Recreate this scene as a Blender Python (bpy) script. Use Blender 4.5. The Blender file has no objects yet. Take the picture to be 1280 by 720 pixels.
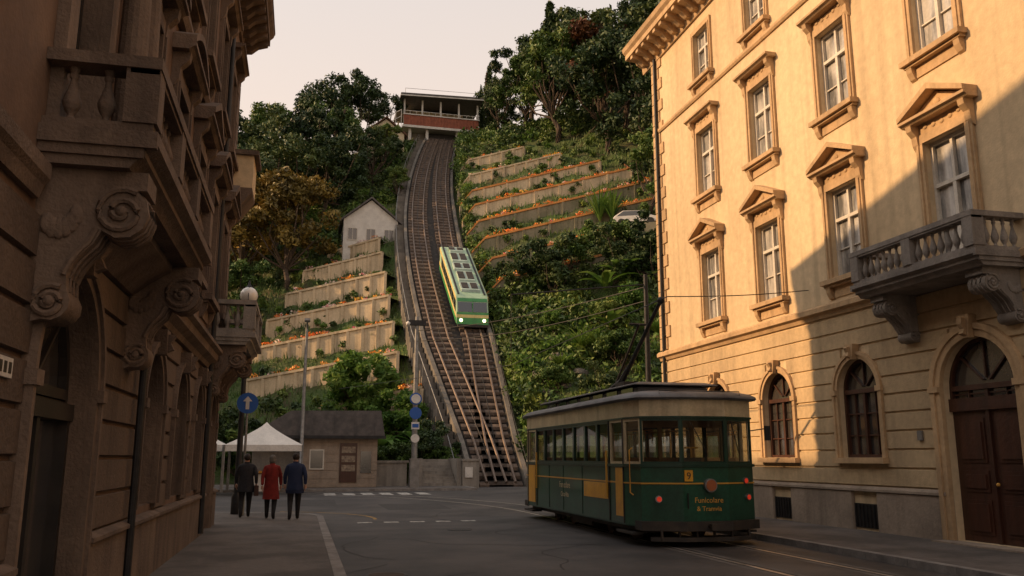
import bpy, bmesh, math, random
import numpy as np
from mathutils import Vector, Matrix
random.seed(7); rng = np.random.default_rng(7)
scene = bpy.context.scene
R = math.radians

# ------------------------------------------------------------------ materials
def M(name, c1, c2=None, scale=1.0, rough=.85, bump=0., bscale=30., metal=0., stretch=(1,1,1),
      spec=.4, coat=0., lo=.35, hi=.65, fine=.12, emis=None, es=0., bdist=.02, streak=0.):
    m = bpy.data.materials.new(name); m.use_nodes = True
    nt = m.node_tree; n = nt.nodes; l = nt.links
    b = n['Principled BSDF']
    b.inputs['Roughness'].default_value = rough
    b.inputs['Metallic'].default_value = metal
    b.inputs['Specular IOR Level'].default_value = spec
    b.inputs['Coat Weight'].default_value = coat
    b.inputs['Coat Roughness'].default_value = .08
    b.inputs['Base Color'].default_value = (*c1, 1)
    if emis:
        b.inputs['Emission Color'].default_value = (*emis, 1); b.inputs['Emission Strength'].default_value = es
    if c2 or bump:
        geo = n.new('ShaderNodeNewGeometry')
    if c2:
        mp = n.new('ShaderNodeMapping'); mp.inputs['Scale'].default_value = stretch
        l.new(geo.outputs['Position'], mp.inputs['Vector'])
        no = n.new('ShaderNodeTexNoise'); no.inputs['Scale'].default_value = scale; no.inputs['Detail'].default_value = 5
        no.inputs['Roughness'].default_value = .62
        l.new(mp.outputs[0], no.inputs['Vector'])
        mr = n.new('ShaderNodeMapRange'); mr.inputs[1].default_value = lo; mr.inputs[2].default_value = hi
        l.new(no.outputs['Fac'], mr.inputs[0])
        mx = n.new('ShaderNodeMix'); mx.data_type = 'RGBA'
        mx.inputs[6].default_value = (*c1, 1); mx.inputs[7].default_value = (*c2, 1)
        l.new(mr.outputs[0], mx.inputs[0])
        n2 = n.new('ShaderNodeTexNoise'); n2.inputs['Scale'].default_value = scale*9+3; n2.inputs['Detail'].default_value = 3
        l.new(geo.outputs['Position'], n2.inputs['Vector'])
        m2 = n.new('ShaderNodeMapRange'); m2.inputs[1].default_value = .25; m2.inputs[2].default_value = .75
        m2.inputs[3].default_value = 1-fine; m2.inputs[4].default_value = 1+fine
        l.new(n2.outputs['Fac'], m2.inputs[0])
        fac = m2.outputs[0]
        if streak:
            mp3 = n.new('ShaderNodeMapping'); mp3.inputs['Scale'].default_value = (3.2,3.2,.16)
            l.new(geo.outputs['Position'], mp3.inputs['Vector'])
            n3 = n.new('ShaderNodeTexNoise'); n3.inputs['Scale'].default_value = 1.; n3.inputs['Detail'].default_value = 3
            l.new(mp3.outputs[0], n3.inputs['Vector'])
            m4 = n.new('ShaderNodeMapRange'); m4.inputs[1].default_value=.5; m4.inputs[2].default_value=.75; m4.inputs[3].default_value=1.; m4.inputs[4].default_value=1-streak
            l.new(n3.outputs['Fac'], m4.inputs[0])
            mu = n.new('ShaderNodeMath'); mu.operation='MULTIPLY'; l.new(fac,mu.inputs[0]); l.new(m4.outputs[0],mu.inputs[1]); fac=mu.outputs[0]
        vm = n.new('ShaderNodeVectorMath'); vm.operation = 'SCALE'
        l.new(mx.outputs[2], vm.inputs[0]); l.new(fac, vm.inputs['Scale'])
        l.new(vm.outputs[0], b.inputs['Base Color'])
        m3 = n.new('ShaderNodeMapRange'); m3.inputs[3].default_value = max(0,rough-.1); m3.inputs[4].default_value = min(1,rough+.1)
        l.new(n2.outputs['Fac'], m3.inputs[0]); l.new(m3.outputs[0], b.inputs['Roughness'])
    if bump:
        nb = n.new('ShaderNodeTexNoise'); nb.inputs['Scale'].default_value = bscale; nb.inputs['Detail'].default_value = 4
        l.new(geo.outputs['Position'], nb.inputs['Vector'])
        bp = n.new('ShaderNodeBump'); bp.inputs['Strength'].default_value = bump; bp.inputs['Distance'].default_value = bdist
        l.new(nb.outputs['Fac'], bp.inputs['Height']); l.new(bp.outputs[0], b.inputs['Normal'])
    return m

def M_leaf(name, ca, cb, cc, trans=0.):
    m = bpy.data.materials.new(name); m.use_nodes = True
    nt = m.node_tree; n = nt.nodes; l = nt.links
    b = n['Principled BSDF']; out = n['Material Output']
    geo = n.new('ShaderNodeNewGeometry'); oi = n.new('ShaderNodeObjectInfo')
    no = n.new('ShaderNodeTexNoise'); no.inputs['Scale'].default_value = .45; no.inputs['Detail'].default_value = 2
    l.new(geo.outputs['Position'], no.inputs['Vector'])
    add = n.new('ShaderNodeMath'); add.operation = 'MULTIPLY_ADD'; add.inputs[1].default_value = .45
    l.new(geo.outputs['Random Per Island'], add.inputs[0])
    a2 = n.new('ShaderNodeMath'); a2.operation = 'MULTIPLY_ADD'; a2.inputs[1].default_value = .5
    l.new(oi.outputs['Random'], a2.inputs[0])
    a3 = n.new('ShaderNodeMath'); a3.operation = 'SUBTRACT'; a3.inputs[1].default_value = .47
    l.new(no.outputs['Fac'], a3.inputs[0])
    sc = n.new('ShaderNodeMath'); sc.operation='MULTIPLY'; sc.inputs[1].default_value = 1.7
    l.new(a3.outputs[0], sc.inputs[0]); l.new(sc.outputs[0], a2.inputs[2]); l.new(a2.outputs[0], add.inputs[2])
    cr = n.new('ShaderNodeValToRGB')
    cr.color_ramp.elements[0].color = (*ca, 1); cr.color_ramp.elements[1].color = (*cc, 1)
    cr.color_ramp.elements[1].position = .95
    e = cr.color_ramp.elements.new(.5); e.color = (*cb, 1)
    l.new(add.outputs[0], cr.inputs[0])
    l.new(cr.outputs[0], b.inputs['Base Color'])
    b.inputs['Roughness'].default_value = .55; b.inputs['Specular IOR Level'].default_value = .3
    if trans:
        tr = n.new('ShaderNodeBsdfTranslucent'); l.new(cr.outputs[0], tr.inputs['Color'])
        ms = n.new('ShaderNodeMixShader'); ms.inputs[0].default_value = trans
        l.new(b.outputs[0], ms.inputs[1]); l.new(tr.outputs[0], ms.inputs[2]); l.new(ms.outputs[0], out.inputs['Surface'])
    return m

def M_glass(name, tint=(.66,.68,.64), fac=.25):
    m = bpy.data.materials.new(name); m.use_nodes = True
    nt = m.node_tree; n = nt.nodes; l = nt.links
    n.remove(n['Principled BSDF']); out = n['Material Output']
    t = n.new('ShaderNodeBsdfTransparent'); t.inputs[0].default_value = (*tint, 1)
    g = n.new('ShaderNodeBsdfGlossy'); g.inputs['Roughness'].default_value = .03; g.inputs[0].default_value = (.9,.9,.9,1)
    lw = n.new('ShaderNodeLayerWeight'); lw.inputs[0].default_value = fac
    mr = n.new('ShaderNodeMapRange'); mr.inputs[3].default_value = .07; mr.inputs[4].default_value = .8
    l.new(lw.outputs['Fresnel'], mr.inputs[0])
    mx = n.new('ShaderNodeMixShader'); l.new(mr.outputs[0], mx.inputs[0])
    l.new(t.outputs[0], mx.inputs[1]); l.new(g.outputs[0], mx.inputs[2]); l.new(mx.outputs[0], out.inputs[0])
    return m

stuccoR = M('cream_stucco', (.66,.51,.32), (.53,.40,.245), .35, .9, .5, 22, stretch=(1,1,.35), fine=.12, bdist=.012, streak=.2)
trimR   = M('ochre_stone_trim', (.56,.38,.21), (.40,.27,.15), .9, .85, .5, 35, bdist=.01, streak=.25)
rustR   = M('rusticated_stone', (.58,.43,.25), (.42,.31,.185), .7, .9, .6, 25, stretch=(1,1,.5), bdist=.015, streak=.2)
plinthR = M('plinth_stone', (.38,.30,.23), (.25,.20,.155), .9, .9, .6, 18, streak=.25)
stoneBal= M('grey_balcony_stone', (.33,.29,.25), (.17,.15,.135), 1.3, .9, .6, 25, stretch=(1,1,.4), streak=.3)
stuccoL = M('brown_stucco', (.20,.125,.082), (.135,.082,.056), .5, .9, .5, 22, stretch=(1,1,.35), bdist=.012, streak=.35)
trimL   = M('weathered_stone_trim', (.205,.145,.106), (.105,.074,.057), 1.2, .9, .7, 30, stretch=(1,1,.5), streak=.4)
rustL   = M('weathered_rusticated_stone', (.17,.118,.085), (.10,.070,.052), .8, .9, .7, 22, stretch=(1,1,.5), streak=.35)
rooft   = M('roof_tiles', (.20,.09,.055), (.12,.06,.04), 2, .9, .4, 20)
frameW  = M('white_window_frame', (.66,.62,.54), (.54,.49,.42), 3, .5)
frameB  = M('dark_wood', (.075,.028,.016), (.045,.018,.011), 4, .45, .3, 12, stretch=(1,1,.15), coat=.2)
frameD  = M('dark_frame', (.035,.028,.024), (.02,.017,.015), 4, .5)
pane    = M('curtained_window_pane', (.48,.46,.43), (.10,.10,.10), 1.1, .5, stretch=(1,2.5,.6), coat=1., lo=.42, hi=.62)
paneD   = M('dark_window_pane', (.030,.030,.034), (.07,.06,.05), .8, .12, spec=.8, coat=1.)
asphalt = M('asphalt', (.085,.076,.071), (.040,.037,.036), .42, .64, .6, 90, fine=.28, bdist=.008, lo=.38, hi=.6)
paving  = M('stone_paving', (.15,.13,.115), (.085,.074,.066), .6, .8, .5, 50, fine=.22, lo=.4, hi=.6)
kerbm   = M('granite_kerb', (.28,.26,.24), (.16,.145,.135), 2.5, .8, .5, 60)
paint   = M('road_paint', (.55,.53,.48), (.16,.15,.14), 6, .8, lo=.42, hi=.62)
painty  = M('yellow_road_paint', (.50,.30,.08), (.14,.11,.07), 5, .8, lo=.42, hi=.62)
steel   = M('rail_steel', (.62,.57,.52), (.42,.36,.30), 3, .35, metal=.6)
steelD  = M('funicular_rail', (.22,.165,.13), (.13,.095,.075), 3, .45, metal=.4)
rust    = M('rusty_track', (.10,.06,.04), (.045,.034,.028), 2, .8, .4, 20)
sleeper = M('sleeper_timber', (.15,.108,.08), (.07,.052,.042), 2, .9, .4, 20)
ballast = M('track_bed', (.045,.038,.033), (.022,.019,.017), 3, .95, .8, 8, bdist=.06)
conc    = M('concrete', (.32,.29,.25), (.19,.17,.15), .8, .9, .4, 15, stretch=(1,1,.4), streak=.3)
concD   = M('dark_concrete', (.19,.17,.145), (.11,.10,.088), .8, .9, .4, 15, stretch=(1,1,.4), streak=.3)
terw    = M('terrace_wall_stone', (.68,.54,.36), (.45,.36,.24), .6, .9, .6, 10, stretch=(1,1,.5), streak=.35)
terw2   = M('mossy_terrace_wall', (.29,.25,.175), (.16,.15,.09), .6, .9, .6, 10, stretch=(1,1,.5), streak=.35)
coping  = M('terracotta_coping', (.66,.29,.08), (.48,.20,.07), 1.2, .85)
soil    = M('soil', (.075,.05,.032), (.04,.06,.02), 1.5, .95, .6, 6, bdist=.1)
hillm   = M('hillside_grass', (.055,.105,.022), (.070,.062,.028), .35, .95, .8, 5, bdist=.15, fine=.35)
bark    = M('bark', (.10,.07,.05), (.05,.037,.028), 3, .95, .6, 15)
metalD  = M('dark_metal', (.04,.04,.042), (.025,.025,.027), 4, .5, metal=.5)
metalG  = M('galvanised_metal', (.30,.30,.30), (.20,.20,.20), 4, .45, metal=.7)
blackr  = M('black_rubber', (.018,.018,.018), (.03,.028,.026), 4, .7)
tgreen  = M('tram_green_paint', (.012,.085,.046), (.009,.050,.030), 1.6, .34, coat=.45, fine=.2, streak=.2)
tgreenD = M('tram_dark_green_paint', (.008,.045,.028), (.008,.034,.022), 2.2, .35, coat=.4)
tcream  = M('tram_cream_paint', (.62,.52,.33), (.48,.38,.235), 2, .42, coat=.25, streak=.3)
tyellow = M('tram_yellow_paint', (.75,.38,.03), (.60,.28,.03), 3, .4, coat=.3)
troof   = M('tram_roof', (.17,.17,.175), (.08,.08,.085), 1.5, .5)
tblack  = M('tram_underframe', (.022,.02,.019), (.055,.042,.032), 3, .65)
tgold   = M('gold_lettering', (.65,.34,.06), rough=.4)
tint_in = M('tram_interior', (.46,.27,.12), (.33,.19,.08), 3, .6)
glassT  = M_glass('tram_glass')
redl    = M('red_lamp_lens', (.45,.02,.012), rough=.2, coat=1., emis=(1,.06,.02), es=.3)
amberl  = M('lamp_lens', (.38,.12,.05), rough=.15, coat=1.)
headl   = M('headlight_on', (.9,.8,.5), rough=.3, emis=(1,.85,.45), es=5.)
fgreen  = M('funicular_green_paint', (.06,.32,.09), (.045,.23,.07), 1.5, .4, coat=.3)
fmint   = M('funicular_mint_paint', (.42,.58,.38), (.31,.45,.29), 1.5, .45, coat=.2)
fcream  = M('funicular_cream_paint', (.78,.63,.25), (.62,.50,.19), 1.5, .45, coat=.2)
froof   = M('funicular_roof', (.44,.54,.47), (.30,.38,.33), 1.2, .6)
fblack  = M('funicular_glass', (.02,.024,.026), rough=.08, spec=.8, coat=1.)
whitep  = M('white_paint', (.70,.67,.62), (.56,.53,.49), 1.5, .6)
canvas  = M('white_canvas', (.74,.70,.64), (.6,.57,.52), 2, .9)
slate   = M('grey_roof', (.13,.115,.11), (.075,.07,.068), 2.5, .85, .4, 10)
brownroof = M('brown_roof', (.16,.08,.05), (.10,.055,.035), 2, .9)
redwood = M('red_cladding', (.36,.12,.07), (.24,.08,.05), 1.5, .8)
blues   = M('blue_sign', (.02,.10,.38), rough=.4)
globe   = M('milk_glass', (.75,.72,.66), rough=.25, coat=.5)
poster  = M('poster', (.35,.28,.2),(.12,.08,.06),6,.6)
railset = M('rail_setting',(.15,.135,.122),(.085,.077,.07),3,.75)
patchm  = M('asphalt_patch',(.060,.055,.052),(.040,.037,.036),2,.75,.4,90)
skin    = M('skin', (.45,.25,.17), rough=.6)
hairg   = M('grey_hair', (.16,.14,.12), (.08,.07,.06), 30, .8)
haird   = M('dark_hair', (.03,.02,.015), rough=.7)
cblack  = M('black_wool', (.018,.018,.022), (.03,.03,.034), 12, .95)
cred    = M('red_wool', (.22,.02,.014), (.14,.013,.010), 10, .95)
cnavy   = M('navy_cloth', (.016,.026,.065), (.022,.032,.075), 10, .95)
ctrous  = M('dark_trousers', (.02,.019,.021), rough=.95)
shoe    = M('shoe_leather', (.015,.012,.01), rough=.5)
leafA = M_leaf('leaves_mid_green', (.025,.055,.011), (.075,.138,.027), (.16,.20,.04))
leafD = M_leaf('leaves_dark_green', (.013,.031,.011), (.036,.068,.020), (.09,.12,.031))
leafG = M_leaf('leaves_golden_green', (.07,.055,.015), (.20,.145,.03), (.36,.22,.045))
leafL = M_leaf('leaves_light_green', (.04,.10,.018), (.11,.21,.035), (.20,.27,.06), .35)
leafR = M_leaf('leaves_russet', (.06,.02,.01), (.13,.05,.02), (.2,.09,.03))
flow  = M_leaf('flower_petals', (.65,.07,.03), (.80,.24,.05), (.80,.48,.06))
flow2 = M_leaf('pink_white_petals', (.6,.2,.25), (.75,.68,.58), (.65,.10,.16))

# ------------------------------------------------------------------ mesh builder
class MB:
    def __init__(s, T=None): s.v=[]; s.f=[]; s.m=[]; s.mats=[]; s.T=T
    def mi(s, mat):
        if mat not in s.mats: s.mats.append(mat)
        return s.mats.index(mat)
    def add(s, vs, fs, mat):
        b=len(s.v); i=s.mi(mat)
        if s.T: vs=[s.T(*p) for p in vs]
        s.v.extend([tuple(p) for p in vs])
        for f in fs: s.f.append(tuple(b+k for k in f)); s.m.append(i)
    def box(s,x0,x1,y0,y1,z0,z1,mat):
        s.add([(x0,y0,z0),(x1,y0,z0),(x1,y1,z0),(x0,y1,z0),(x0,y0,z1),(x1,y0,z1),(x1,y1,z1),(x0,y1,z1)],
              [(0,3,2,1),(4,5,6,7),(0,1,5,4),(1,2,6,5),(2,3,7,6),(3,0,4,7)],mat)
    def prism(s,pts,h0,h1,mat,axis='y'):
        n=len(pts)
        def c(p,h):
            if axis=='y': return (p[0],h,p[1])
            if axis=='x': return (h,p[0],p[1])
            return (p[0],p[1],h)
        vs=[c(p,h0) for p in pts]+[c(p,h1) for p in pts]
        fs=[tuple(range(n))[::-1],tuple(range(n,2*n))]+[(i,(i+1)%n,n+(i+1)%n,n+i) for i in range(n)]
        s.add(vs,fs,mat)
    def lathe(s,cx,cy,prof,seg,mat,z0=0):
        vs=[];fs=[]
        for r,z in prof:
            for k in range(seg):
                a=2*math.pi*k/seg; vs.append((cx+r*math.cos(a),cy+r*math.sin(a),z0+z))
        for j in range(len(prof)-1):
            for k in range(seg):
                k2=(k+1)%seg; fs.append((j*seg+k,j*seg+k2,(j+1)*seg+k2,(j+1)*seg+k))
        fs.append(tuple(range(seg))[::-1]); fs.append(tuple((len(prof)-1)*seg+k for k in range(seg)))
        s.add(vs,fs,mat)
    def tube(s,pts,rad,seg,mat,cap=True):
        pts=[Vector(p) for p in pts]
        if not hasattr(rad,'__len__'): rad=[rad]*len(pts)
        vs=[];fs=[]
        up=Vector((0,0,1))
        for i,p in enumerate(pts):
            d=(pts[min(i+1,len(pts)-1)]-pts[max(i-1,0)]).normalized()
            u=up.cross(d)
            if u.length<.05: u=Vector((1,0,0)).cross(d)
            u.normalize(); w=d.cross(u)
            for k in range(seg):
                a=2*math.pi*k/seg; q=p+(u*math.cos(a)+w*math.sin(a))*rad[i]; vs.append((q.x,q.y,q.z))
        for j in range(len(pts)-1):
            for k in range(seg):
                k2=(k+1)%seg; fs.append((j*seg+k,j*seg+k2,(j+1)*seg+k2,(j+1)*seg+k))
        if cap: fs.append(tuple(range(seg))[::-1]); fs.append(tuple((len(pts)-1)*seg+k for k in range(seg)))
        s.add(vs,fs,mat)
    def disc(s,c,axis,r,t,seg,mat):
        c=Vector(c); a=Vector(axis).normalized()
        s.tube([c-a*t/2,c+a*t/2],r,seg,mat)
    def ball(s,c,r,mat,seg=14,sc=(1,1,1)):
        n=8; vs=[];fs=[]
        for j in range(n+1):
            t=math.pi*j/n
            for k in range(seg):
                a=2*math.pi*k/seg
                vs.append((c[0]+r*sc[0]*math.sin(t)*math.cos(a),c[1]+r*sc[1]*math.sin(t)*math.sin(a),c[2]-r*sc[2]*math.cos(t)))
        for j in range(n):
            for k in range(seg):
                k2=(k+1)%seg; fs.append((j*seg+k,j*seg+k2,(j+1)*seg+k2,(j+1)*seg+k))
        s.add(vs,fs,mat)
    def build(s,name,parent=None,smooth=False,angle=35,bevel=0,recalc=True):
        me=bpy.data.meshes.new(name); me.from_pydata(s.v,[],s.f)
        for m in s.mats: me.materials.append(m)
        me.polygons.foreach_set('material_index',s.m)
        me.update()
        if recalc:
            bm=bmesh.new(); bm.from_mesh(me); bmesh.ops.recalc_face_normals(bm,faces=bm.faces[:]); bm.to_mesh(me); bm.free()
        if smooth:
            me.shade_smooth()
            try: me.set_sharp_from_angle(angle=R(angle))
            except Exception: pass
        ob=bpy.data.objects.new(name,me); scene.collection.objects.link(ob)
        if parent: ob.parent=parent
        if bevel:
            b=ob.modifiers.new('bevel','BEVEL'); b.width=bevel; b.segments=2; b.limit_method='ANGLE'; b.angle_limit=R(40)
        return ob
def empty(name):
    e=bpy.data.objects.new(name,None); scene.collection.objects.link(e); return e

# ------------------------------------------------------------------ facade helpers  (x=s along, y=d outward, z)
def hole_half(o,z,mg=0.):
    sa,sb,za,zb,arch=o; c=(sa+sb)/2; r=(sb-sa)/2
    if z<za-mg or z>zb+mg: return None
    if arch and z>zb-r:
        rr=(r+mg)**2-(z-(zb-r))**2
        return (c,math.sqrt(rr)) if rr>0 else None
    return (c,r+mg)
def wall(mb,s0,s1,z0,z1,ops,mat,rev=.25,matr=None):
    matr=matr or mat
    S={s0,s1};Z={z0,z1}
    for sa,sb,za,zb,ar in ops:
        S|={sa,sb};Z|={za,zb}
        if ar: Z.add(zb-(sb-sa)/2)
    S=sorted(S);Z=sorted(Z)
    for i in range(len(S)-1):
        for j in range(len(Z)-1):
            c=((S[i]+S[i+1])/2,(Z[j]+Z[j+1])/2)
            if any(o[0]<c[0]<o[1] and o[2]<c[1]<o[3] for o in ops): continue
            mb.add([(S[i],0,Z[j]),(S[i+1],0,Z[j]),(S[i+1],0,Z[j+1]),(S[i],0,Z[j+1])],[(0,1,2,3)],mat)
    for sa,sb,za,zb,ar in ops:
        if ar:
            r=(sb-sa)/2;c=(sa+sb)/2;sp=zb-r;N=20
            P=[(c-r*math.cos(math.pi*k/N),sp+r*math.sin(math.pi*k/N)) for k in range(N+1)]
            for k in range(N):
                a,b=P[k],P[k+1]
                mb.add([(a[0],0,a[1]),(b[0],0,b[1]),(b[0],0,zb),(a[0],0,zb)],[(0,1,2,3)],mat)
            out=[(sa,za)]+P+[(sb,za)]
        else: out=[(sa,za),(sa,zb),(sb,zb),(sb,za)]
        n=len(out)
        for k in range(n):
            a,b=out[k],out[(k+1)%n]
            mb.add([(a[0],0,a[1]),(b[0],0,b[1]),(b[0],-rev,b[1]),(a[0],-rev,a[1])],[(0,1,2,3)],matr)
def rustic(mb,s0,s1,z0,z1,course,ops,mat,d=.04,gap=.035,mg=.0):
    nb=max(1,round((z1-z0)/course));h=(z1-z0)/nb
    for i in range(nb):
        a=z0+i*h+gap/2;b=z0+(i+1)*h-gap/2
        cuts=[]
        for o in ops:
            best=None
            for zz in (a,(a+b)/2,b):
                q=hole_half(o,zz,mg)
                if q and (best is None or q[1]>best[1]): best=q
            if best: cuts.append((best[0]-best[1],best[0]+best[1]))
        cuts.sort();x=s0
        segs=[]
        for c in cuts:
            if c[0]>x: segs.append((x,min(c[0],s1)))
            x=max(x,c[1])
        if x<s1: segs.append((x,s1))
        for u,v in segs:
            if v-u<.06: continue
            g=.012
            mb.add([(u,.001,a),(v,.001,a),(v,.001,b),(u,.001,b),(u+g,d,a+g),(v-g,d,a+g),(v-g,d,b-g),(u+g,d,b-g)],[(4,5,6,7),(0,1,5,4),(1,2,6,5),(2,3,7,6),(3,0,4,7)],mat)
def window(mb,sa,sb,za,zb,arch,fm,pm,dep=.2,fw=.07,trans=.66,cross=True):
    c=(sa+sb)/2;r=(sb-sa)/2
    if arch:
        sp=zb-r;N=16
        P=[(c-r*math.cos(math.pi*k/N),sp+r*math.sin(math.pi*k/N)) for k in range(N+1)]
        mb.add([(p[0],-dep,p[1]) for p in [(sa,za)]+P+[(sb,za)]],[tuple(range(N+3))],pm)
        q=r-fw
        for k in range(N):
            a0,a1=math.pi*k/N,math.pi*(k+1)/N
            pts=[(c-r*math.cos(a0),sp+r*math.sin(a0)),(c-r*math.cos(a1),sp+r*math.sin(a1)),(c-q*math.cos(a1),sp+q*math.sin(a1)),(c-q*math.cos(a0),sp+q*math.sin(a0))]
            mb.prism(pts,-dep+.003,-dep+.08,fm)
        mb.box(sa,sa+fw,-dep+.003,-dep+.08,za,sp,fm);mb.box(sb-fw,sb,-dep+.003,-dep+.08,za,sp,fm)
        mb.box(sa+fw,sb-fw,-dep+.003,-dep+.08,za,za+fw,fm)
        mb.box(sa+fw,sb-fw,-dep+.004,-dep+.10,sp-.05,sp+.05,fm)
        mb.box(c-.04,c+.04,-dep+.003,-dep+.075,za+fw,sp-.05,fm)
        for k in (1,2,3):
            a=math.pi*k/4; ca,sa_=math.cos(a),math.sin(a)
            p0=(c-.12*r*ca,sp+.05+.12*r*sa_);p1=(c-q*ca,sp+q*sa_);n=(.018*sa_,.018*ca)
            mb.prism([(p0[0]-n[0],p0[1]-n[1]),(p1[0]-n[0],p1[1]-n[1]),(p1[0]+n[0],p1[1]+n[1]),(p0[0]+n[0],p0[1]+n[1])],-dep+.002,-dep+.05,fm)
        for u in ((sa+c)/2,(sb+c)/2):
            mb.box(u-.014,u+.014,-dep+.002,-dep+.05,za+fw,sp-.05,fm)
        for t in (.33,.66):
            z=za+(sp-za)*t; mb.box(sa+fw,sb-fw,-dep+.0015,-dep+.045,z-.014,z+.014,fm)
        return
    mb.add([(sa,-dep,za),(sb,-dep,za),(sb,-dep,zb),(sa,-dep,zb)],[(0,1,2,3)],pm)
    d0,d1=-dep+.003,-dep+.08
    mb.box(sa,sa+fw,d0,d1,za,zb,fm);mb.box(sb-fw,sb,d0,d1,za,zb,fm)
    mb.box(sa+fw,sb-fw,d0,d1,za,za+fw,fm);mb.box(sa+fw,sb-fw,d0,d1,zb-fw,zb,fm)
    zt=za+(zb-za)*trans
    mb.box(sa+fw,sb-fw,d0,d1+.02,zt-.04,zt+.04,fm)
    mb.box(c-.045,c+.045,d0,d1+.015,za+fw,zt-.04,fm);mb.box(c-.035,c+.035,d0,d1,zt+.04,zb-fw,fm)
    if cross:
        zm=za+(zt-za)*.5
        mb.box(sa+fw,sb-fw,-dep+.002,-dep+.05,zm-.015,zm+.015,fm)
def surround(mb,sa,sb,za,zb,mat,ped='tri',w=.2,p=.07):
    mb.box(sa-w,sa-.001,.002,p,za-.02,zb+.001,mat);mb.box(sb+.001,sb+w,.002,p,za-.02,zb+.001,mat)
    mb.box(sa-w,sb+w,.002,p+.003,zb+.002,zb+w,mat)
    mb.box(sa-w+.06,sa-w+.11,p,p+.03,za,zb,mat);mb.box(sb+w-.11,sb+w-.06,p,p+.03,za,zb,mat)
    mb.box(sa-w-.08,sb+w+.08,.002,.24,za-.14,za-.022,mat)
    mb.box(sa-w-.03,sb+w+.03,.002,.16,za-.2,za-.142,mat)
    for u in (sa-w+.02,sb+w-.18):
        mb.prism([(.002,za-.2),(.15,za-.2),(.13,za-.32),(.06,za-.46),(.002,za-.5)],u,u+.16,mat,'x')
    mb.box(sa,sb,.002,.035,za-.46,za-.2,mat)
    zt=zb+w
    if ped:
        mb.box(sa-w+.02,sb+w-.02,.002,.05,zt,zt+.22,mat)
        for k in range(5):
            u=sa+(sb-sa)*(k+.5)/5; mb.ball((u,.055,zt+.11-.03*math.cos((k-2)*1.2)),.05,mat,8,(1.3,.5,1))
        for u in (sa-w-.04,sb+w-.12):
            mb.prism([(.002,zt+.22),(.26,zt+.22),(.24,zt+.1),(.13,zt-.02),(.11,zt-.2),(.06,zt-.3),(.002,zt-.34)],u,u+.16,mat,'x')
        z=zt+.221
        a,b=sa-w-.16,sb+w+.16
        mb.prism([(.002,z),(.24,z),(.30,z+.05),(.34,z+.06),(.34,z+.12),(.002,z+.12)],a,b,mat,'x')
        z+=.121;c=(a+b)/2
        if ped=='tri':
            hh=.42
            mb.prism([(a+.1,z),(b-.1,z),(c,z+hh-.05)],.002,.14,mat)
            for q0,q1 in ((a,c),(b,c)):
                t=.11
                mb.prism([(q0,z+.001),(q1,z+hh),(q1,z+hh+t+.02),(q0,z+t)],.003,.36,mat)
            mb.ball((c,.14,z+.15),.09,mat,10,(1.4,.5,1))
        elif ped=='seg':
            N=10;hh=.34
            arc=[(a+(b-a)*k/N, z+hh*math.sin(math.pi*k/N)) for k in range(N+1)]
            mb.prism([(p[0],p[1]+.001) for p in arc],.002,.14,mat)
            for k in range(N):
                p,q=arc[k],arc[k+1]
                mb.prism([(p[0],p[1]+.002),(q[0],q[1]+.002),(q[0],q[1]+.11),(p[0],p[1]+.11)],.003,.34,mat)
def archivolt(mb,sa,sb,za,zb,mat,w=.18,p=.09,key=True):
    c=(sa+sb)/2;r=(sb-sa)/2;sp=zb-r;N=18
    for rr0,rr1,pp in ((r+.001,r+w*.55,p),(r+w*.55,r+w,p+.035)):
        for k in range(N):
            a0,a1=math.pi*k/N,math.pi*(k+1)/N
            pts=[(c-rr0*math.cos(a0),sp+rr0*math.sin(a0)),(c-rr0*math.cos(a1),sp+rr0*math.sin(a1)),(c-rr1*math.cos(a1),sp+rr1*math.sin(a1)),(c-rr1*math.cos(a0),sp+rr1*math.sin(a0))]
            mb.prism(pts,.002,pp,mat)
        mb.box(sa-(rr1-r),sa-(rr0-r),.002,pp,za,sp,mat);mb.box(sb+(rr0-r),sb+(rr1-r),.002,pp,za,sp,mat)
    mb.box(sa-w-.03,sa-.003,.002,p+.06,sp-.06,sp+.06,mat);mb.box(sb+.003,sb+w+.03,.002,p+.06,sp-.06,sp+.06,mat)
    if key:
        mb.prism([(c-.09,zb-.03),(c+.09,zb-.03),(c+.16,zb+w+.16),(c-.16,zb+w+.16)],.004,p+.12,mat)
        mb.prism([(p+.1,zb),(p+.2,zb+.05),(p+.16,zb+.14),(p+.22,zb+.24),(p+.2,zb+w+.1),(p+.1,zb+w+.1)],c-.06,c+.06,mat,'x')
BALP=[(.5,0),(.5,.06),(.34,.09),(.34,.13),(.62,.2),(.85,.3),(.88,.38),(.62,.52),(.36,.68),(.30,.78),(.45,.82),(.45,.87),(.34,.89),(.5,.94),(.5,1)]
def baluster(mb,x,y,z0,h,mat,r=.08):
    mb.lathe(x,y,[(a*r,b*h) for a,b in BALP],10,mat,z0)
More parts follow.
